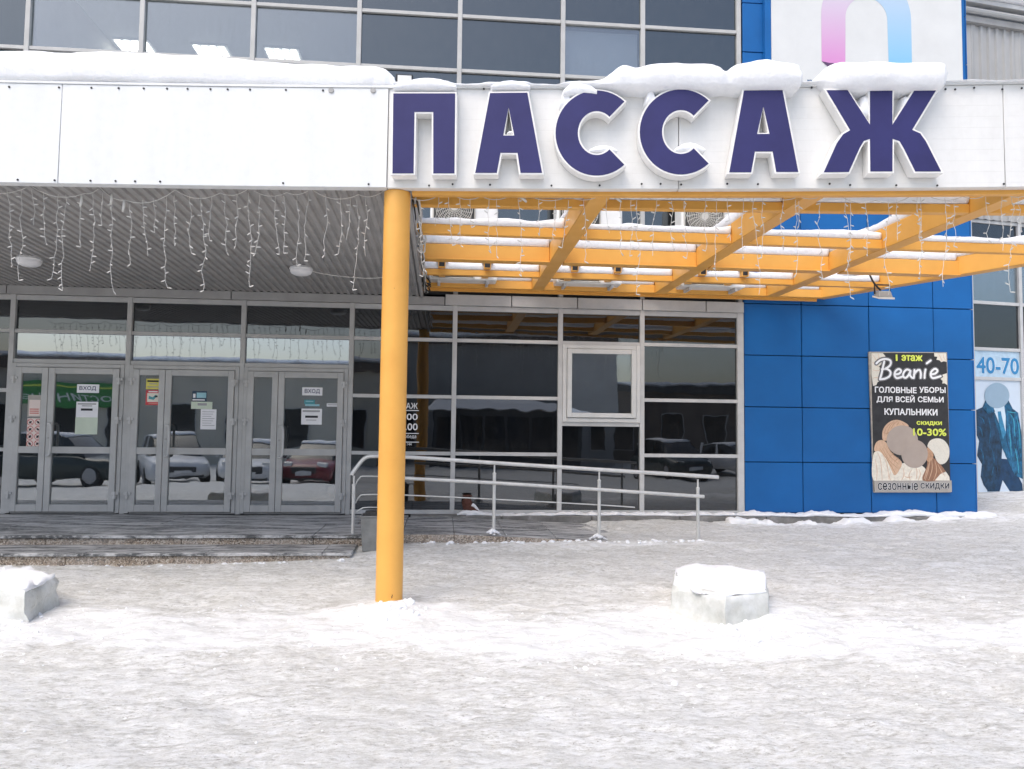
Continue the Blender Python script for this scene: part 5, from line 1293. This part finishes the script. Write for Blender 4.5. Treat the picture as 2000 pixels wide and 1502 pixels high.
for i in range(2):
    for j in range(4):
        c = nd(59.5+i*15-j*.5, 824.5+j*14); mb = MB(); ring = [(c[0]+.046*math.cos(a), YD-.0014, c[1]+.046*math.sin(a)) for a in np.linspace(0, 6.2832, 21)]
        rin = [(c[0]+.038*math.cos(a), YD-.0014, c[1]+.038*math.sin(a)) for a in np.linspace(0, 6.2832, 21)]
        mb.add(ring+rin, [(k, k+1, k+22, k+21) for k in range(20)]); d_ = .030
        mb.add([(c[0]-d_, YD-.0015, c[1]+d_-.006), (c[0]-d_+.006, YD-.0015, c[1]+d_), (c[0]+d_, YD-.0015, c[1]-d_+.006), (c[0]+d_-.006, YD-.0015, c[1]-d_)], [(0, 3, 2, 1)]); build('symbol', mb, 'ink_red', t)
        hb = [(-.02, -.02), (.004, -.022), (.012, -.004), (.022, .006), (.008, .02), (-.006, .012), (-.016, .004)]; random.shuffle
        s_ = random.choice((-1, 1)); loop = [(c[0]+s_*a, c[1]+b*random.uniform(.7, 1.1)) for a, b in hb]; fpoly('pictogram', loop if s_ > 0 else loop[::-1], YD-.0022, 'ink_black', t, .0004)
t = notice('door_sticker', (285, 313, 740, 760), 'sticker_yellow', 'yellow sticker at the top of the middle narrow door', 'sticker'); nbar(t, (288, 310, 743, 746), 'ink_black'); nbar(t, (291, 307, 749, 750.5), 'ink_grey'); nbar(t, (288, 310, 755, 756.5), 'ink_grey')
t = notice('door_sticker', (284, 313, 762, 791), 'sticker_red', 'red framed camera sticker below the yellow sticker on the middle door', 'sticker'); rect('field', *R_(287, 310.5, 768, 785), YD-.0012, 'paper_cream', t)
fpoly('camera_drawing', [nd(*q) for q in ((290, 779), (300, 781), (308, 773), (304, 771), (298, 776), (291, 773))], YD-.0024, 'sticker_teal', t, .0005); nbar(t, (302, 308, 773, 776), 'ink_black', 3); nbar(t, (290, 308, 764, 766), 'ink_white'); nbar(t, (290, 308, 787, 789), 'ink_rose')
t = notice('door_sticker', (375, 404, 764, 784), 'sticker_navy', 'dark blue card sticker on the wide middle door', 'sticker'); rect('field', *R_(384, 403, 767, 777), YD-.0012, 'sticker_sky', t); nbar(t, (376, 400, 780, 782), 'ink_white'); nbar(t, (377, 382, 769, 777), 'ink_white')
t = notice('door_sign', (373, 415, 785, 798.5), 'paper_green', 'faded pale green sign above the white sheet on the middle door', 'sign'); nbar(t, (386, 404, 787.5, 792), 'ink_grey')
t = notice('paper_notice', (391, 423, 799.5, 838.5), 'paper', 'white printed sheet on the wide middle door')
for q in range(7): nbar(t, (395, 419-(q % 3)*3, 804+q*4.4, 804.7+q*4.4), 'ink_grey')
t = notice('door_sign', (590, 630, 757, 772), 'paper', 'white ВХОД sign on the door nearest the handrail', 'sign', 'entrance signs'); ntext(t, 'ВХОД', (595, 625, 760, 769))
t = notice('door_sticker', (594, 615, 781, 789), 'sticker_teal', 'small teal sticker below the ВХОД sign nearest the handrail', 'sticker'); nbar(t, (597, 612, 783, 785), 'sticker_sky'); x_ = R_(596, 624, 789.6, 793); rect('tail', *x_, YD, 'sticker_sky', t)
t = notice('door_sticker', (638, 661, 788, 794), 'paper', 'narrow white strip sticker at the right edge of the door by the handrail', 'sticker'); nbar(t, (640, 659, 790, 791.5))
t = notice('paper_notice', (588, 629, 798.5, 829), 'paper', 'white notice with a black bar on the door nearest the handrail'); nbar(t, (596, 621, 812, 816), 'ink_black'); nbar(t, (591, 625, 801.5, 804.5)); nbar(t, (598, 618, 820, 821))

# ------------------------------------------------------------------ what stands behind the viewer (seen mirrored in the glass)
def opposite(name, x0, x1, y, h, mat, label, band, roofsnow=True, depth=9, bays=6, shop=True):
    t = empty(name, ((x0+x1)/2, y, -.35), label, 'building', 'buildings across the car park'); z0 = -.36
    boxpart('wall', mat, t, x0, x1, y-depth, y, z0, h, 0); boxpart('roof_band', band, t, x0-.2, x1+.2, y-depth-.2, y+.25, h, h+.5, 0)
    if roofsnow: boxpart('roof_snow', 'snow', t, x0-.15, x1+.15, y-depth-.1, y+.2, h+.501, h+.75, 0.1)
    w = (x1-x0)/bays
    for k in range(bays):
        a = x0+k*w+.25*w
        wd = boxpart('window', 'alu', t, a, a+.5*w, y+.002, y+.06, .5 if shop else 1.4, 2.6); boxpart('glass_pane', 'car_glass', wd, a+.06, a+.5*w-.06, y+.061, y+.075, .56 if shop else 1.46, 2.54)
    return t
opposite('shop_building', -34, -3.2, -28, 4.3, 'facade_beige', 'low beige shop seen only mirrored in the door glass', 'facade_brown', bays=11)
opposite('shop_building', -3.0, 10, -33, 6.4, 'facade_grey', 'grey building mirrored in the dark panes behind the handrail', 'facade_brown', bays=7)
opposite('shop_building', 10.3, 34, -38, 4.2, 'facade_brown', 'brown building mirrored in the panes beside the blue wall', 'facade_dark', bays=8)
ann = empty('kiosk', (3, -27, -.3), 'dark glazed kiosk with a snowy roof mirrored in the glass', 'kiosk')
boxpart('wall', 'facade_dark', ann, -.5, 7, -30, -27, -.35, 2.5, 0)
build('roof', MB().hexa([(-1, -30.2, 2.5), (7.5, -30.2, 2.5), (7.5, -26.6, 2.5), (-1, -26.6, 2.5), (-.4, -29.5, 3.1), (4.5, -29.5, 3.0), (4.5, -27.4, 3.0), (-.4, -27.4, 3.1)]), 'snow', ann, 0.1)
for k in range(6): boxpart('glass_pane', 'car_glass', ann, -.3+k*1.2, .75+k*1.2, -26.995, -26.97, .4, 2.2)
gs = empty('shop_sign', (-16.5, -27.9, 2.4), 'green sign mirrored in the leftmost door glass', 'sign')
build('board', MB().box(-20.6, -15.4, -27.93, -27.75, 2.5, 3.7), 'sign_green', gs, .02)
v_, f_, _ = text_shape('Гостиница', .02, .25); mb = MB(); mb.add([(-15.7-a*4.6, -27.742+c_, 2.65+b*.55) for a, b, c_ in v_], f_); build('lettering', mb, 'ink_white', gs)
boxpart('stripe', 'ink_lime', gs, -20.6, -15.4, -27.749, -27.745, 3.45, 3.52)

def make_car(loc, rz_, paint, label, suv=True):
    t = empty('parked_car', loc, label, 'car', 'cars parked across the forecourt'); t.rotation_euler = (0, 0, rz_)
    H = 1.66 if suv else 1.46; belt = .98 if suv else .90; WLOC[t.name] = Vector((0, 0, 0))
    # stations along the length: x, half width, bottom, top of the lower body
    S = [(-2.2, .62, .40, .70), (-2.15, .80, .30, .88), (-1.9, .87, .26, belt), (-1.0, .90, .24, belt+.02), (0, .91, .24, belt), (.7, .91, .24, belt-.01), (1.0, .90, .24, belt-.03), (1.6, .88, .24, belt-.10), (2.05, .80, .27, belt-.20), (2.2, .62, .36, .62)]
    S = smooth_pts(S, 4); mb = MB(); n = 14
    for (x, w, z0, z1) in S:
        prof_ = [(-w*.82, z0), (-w*.97, z0+.10), (-w, z0+(z1-z0)*.55), (-w*.96, z1-.07), (-w*.86, z1-.01), (-w*.4, z1+.02), (0, z1+.03), (w*.4, z1+.02), (w*.86, z1-.01), (w*.96, z1-.07), (w, z0+(z1-z0)*.55), (w*.97, z0+.10), (w*.82, z0), (0, z0)]
        mb.v += [(x, y, z) for y, z in prof_]
    for i in range(len(S)-1):
        for j in range(n): mb.f.append((i*n+j, (i+1)*n+j, (i+1)*n+(j+1) % n, i*n+(j+1) % n))
    mb.f.append(tuple(range(n))); mb.f.append(tuple((len(S)-1)*n+j for j in range(n-1, -1, -1)))
    autosmooth(build('body', mb, paint, t), 50)
    G = [(-2.0 if suv else -1.75, .74, belt-.02), (-1.75 if suv else -1.2, .70, H-.12), (-1.1 if suv else -.8, .66, H), (0.0, .66, H-.01), (.35, .66, H-.10), (1.05, .76, belt-.05)]
    mb = MB(); n = 8
    for (x, w, z) in G: mb.v += [(x, -w-.09*(H-z)/(H-belt)*.6, belt-.04), (x, -w*.99, (belt+z)/2), (x, -w*.9, z-.02), (x, -w*.5, z+.01), (x, w*.5, z+.01), (x, w*.9, z-.02), (x, w*.99, (belt+z)/2), (x, w+.09*(H-z)/(H-belt)*.6, belt-.04)]
    for i in range(len(G)-1):
        for j in range(7): mb.f.append((i*n+j, (i+1)*n+j, (i+1)*n+j+1, i*n+j+1))
    mb.f.append(tuple(range(n))); mb.f.append(tuple((len(G)-1)*n+j for j in range(n-1, -1, -1))); autosmooth(build('glasshouse', mb, 'car_glass', t), 40)
    mb = MB()
    for (x, w, z) in G[1:5]: mb.v += [(x, -w*.93, z), (x, -w*.5, z+.035), (x, w*.5, z+.035), (x, w*.93, z)]
    for i in range(3):
        for j in range(3): mb.f.append((i*4+j, (i+1)*4+j, (i+1)*4+j+1, i*4+j+1))
    ro_ = build('roof', mb, 'snow', t, smooth=True); ro_.modifiers.new('thick', 'SOLIDIFY').thickness = .04
    for sgn in (-1, 1):
        for xx in (-.35, -1.25): build('pillar', MB().hexa([(xx-.05, sgn*.80-.02, belt), (xx+.05, sgn*.80-.02, belt), (xx+.05, sgn*.80+.02, belt), (xx-.05, sgn*.80+.02, belt), (xx-.04, sgn*.64-.02, H-.05), (xx+.04, sgn*.64-.02, H-.05), (xx+.04, sgn*.64+.02, H-.05), (xx-.04, sgn*.64+.02, H-.05)]), paint, t)
        build('mirror', MB().lathe([(.02, -.12), (.08, -.08), (.09, 0), (.06, .06)], (.75, sgn*.98, belt+.06), 'x', 10), paint, t, smooth=True)
        for xx in (-1.35, 1.35):
            wh = autosmooth(build('wheel', MB().lathe([(.24, -.11), (.32, -.10), (.335, -.05), (.335, .05), (.32, .10), (.24, .11)], (xx, sgn*.80, .335), 'y', 24), 'tyre', t), 40)
            build('rim', MB().lathe([(.05, sgn*.125), (.20, sgn*.122), (.225, sgn*.112)], (xx, sgn*.80, .335), 'y', 20), 'rim', wh)
        build('headlight', MB().hexa([(1.95, sgn*.55-.16, .66), (2.16, sgn*.55-.16, .66), (2.08, sgn*.55+.16, .66), (1.9, sgn*.55+.16, .66), (1.92, sgn*.55-.16, .80), (2.10, sgn*.55-.16, .78), (2.0, sgn*.55+.16, .80), (1.85, sgn*.55+.16, .82)]), 'lamp_glass', t, .02)
    boxpart('grille', 'car_trim', t, 2.10, 2.215, -.42, .42, .46, .66, .03); boxpart('bumper_intake', 'car_trim', t, 2.06, 2.18, -.6, .6, .28, .40, .03); boxpart('plate', 'plate', t, 2.216, 2.225, -.26, .26, .42, .53, 0)
    return t
def placec(x, y, deg, paint, label, suv): make_car((x, y, gz(x, y)-.01), R(deg), paint, label, suv)
placec(-11.9, -14.4, 12, 'car_dark', 'dark off-road car mirrored in the leftmost door', True)
placec(-8.9, -14.9, 62, 'car_white', 'white hatchback mirrored in the middle door', True)
placec(-6.25, -14.6, 78, 'car_white', 'white car mirrored in the narrow door nearest the handrail', False)
placec(-4.3, -16.2, 92, 'car_red', 'dark red car mirrored in the wide door nearest the handrail', False)
placec(9.6, -20.5, 80, 'car_dark', 'dark car mirrored low in the pane beside the blue wall', True)
placec(12.4, -20.8, 60, 'car_white', 'white car mirrored at the right end of the dark glazing', False)
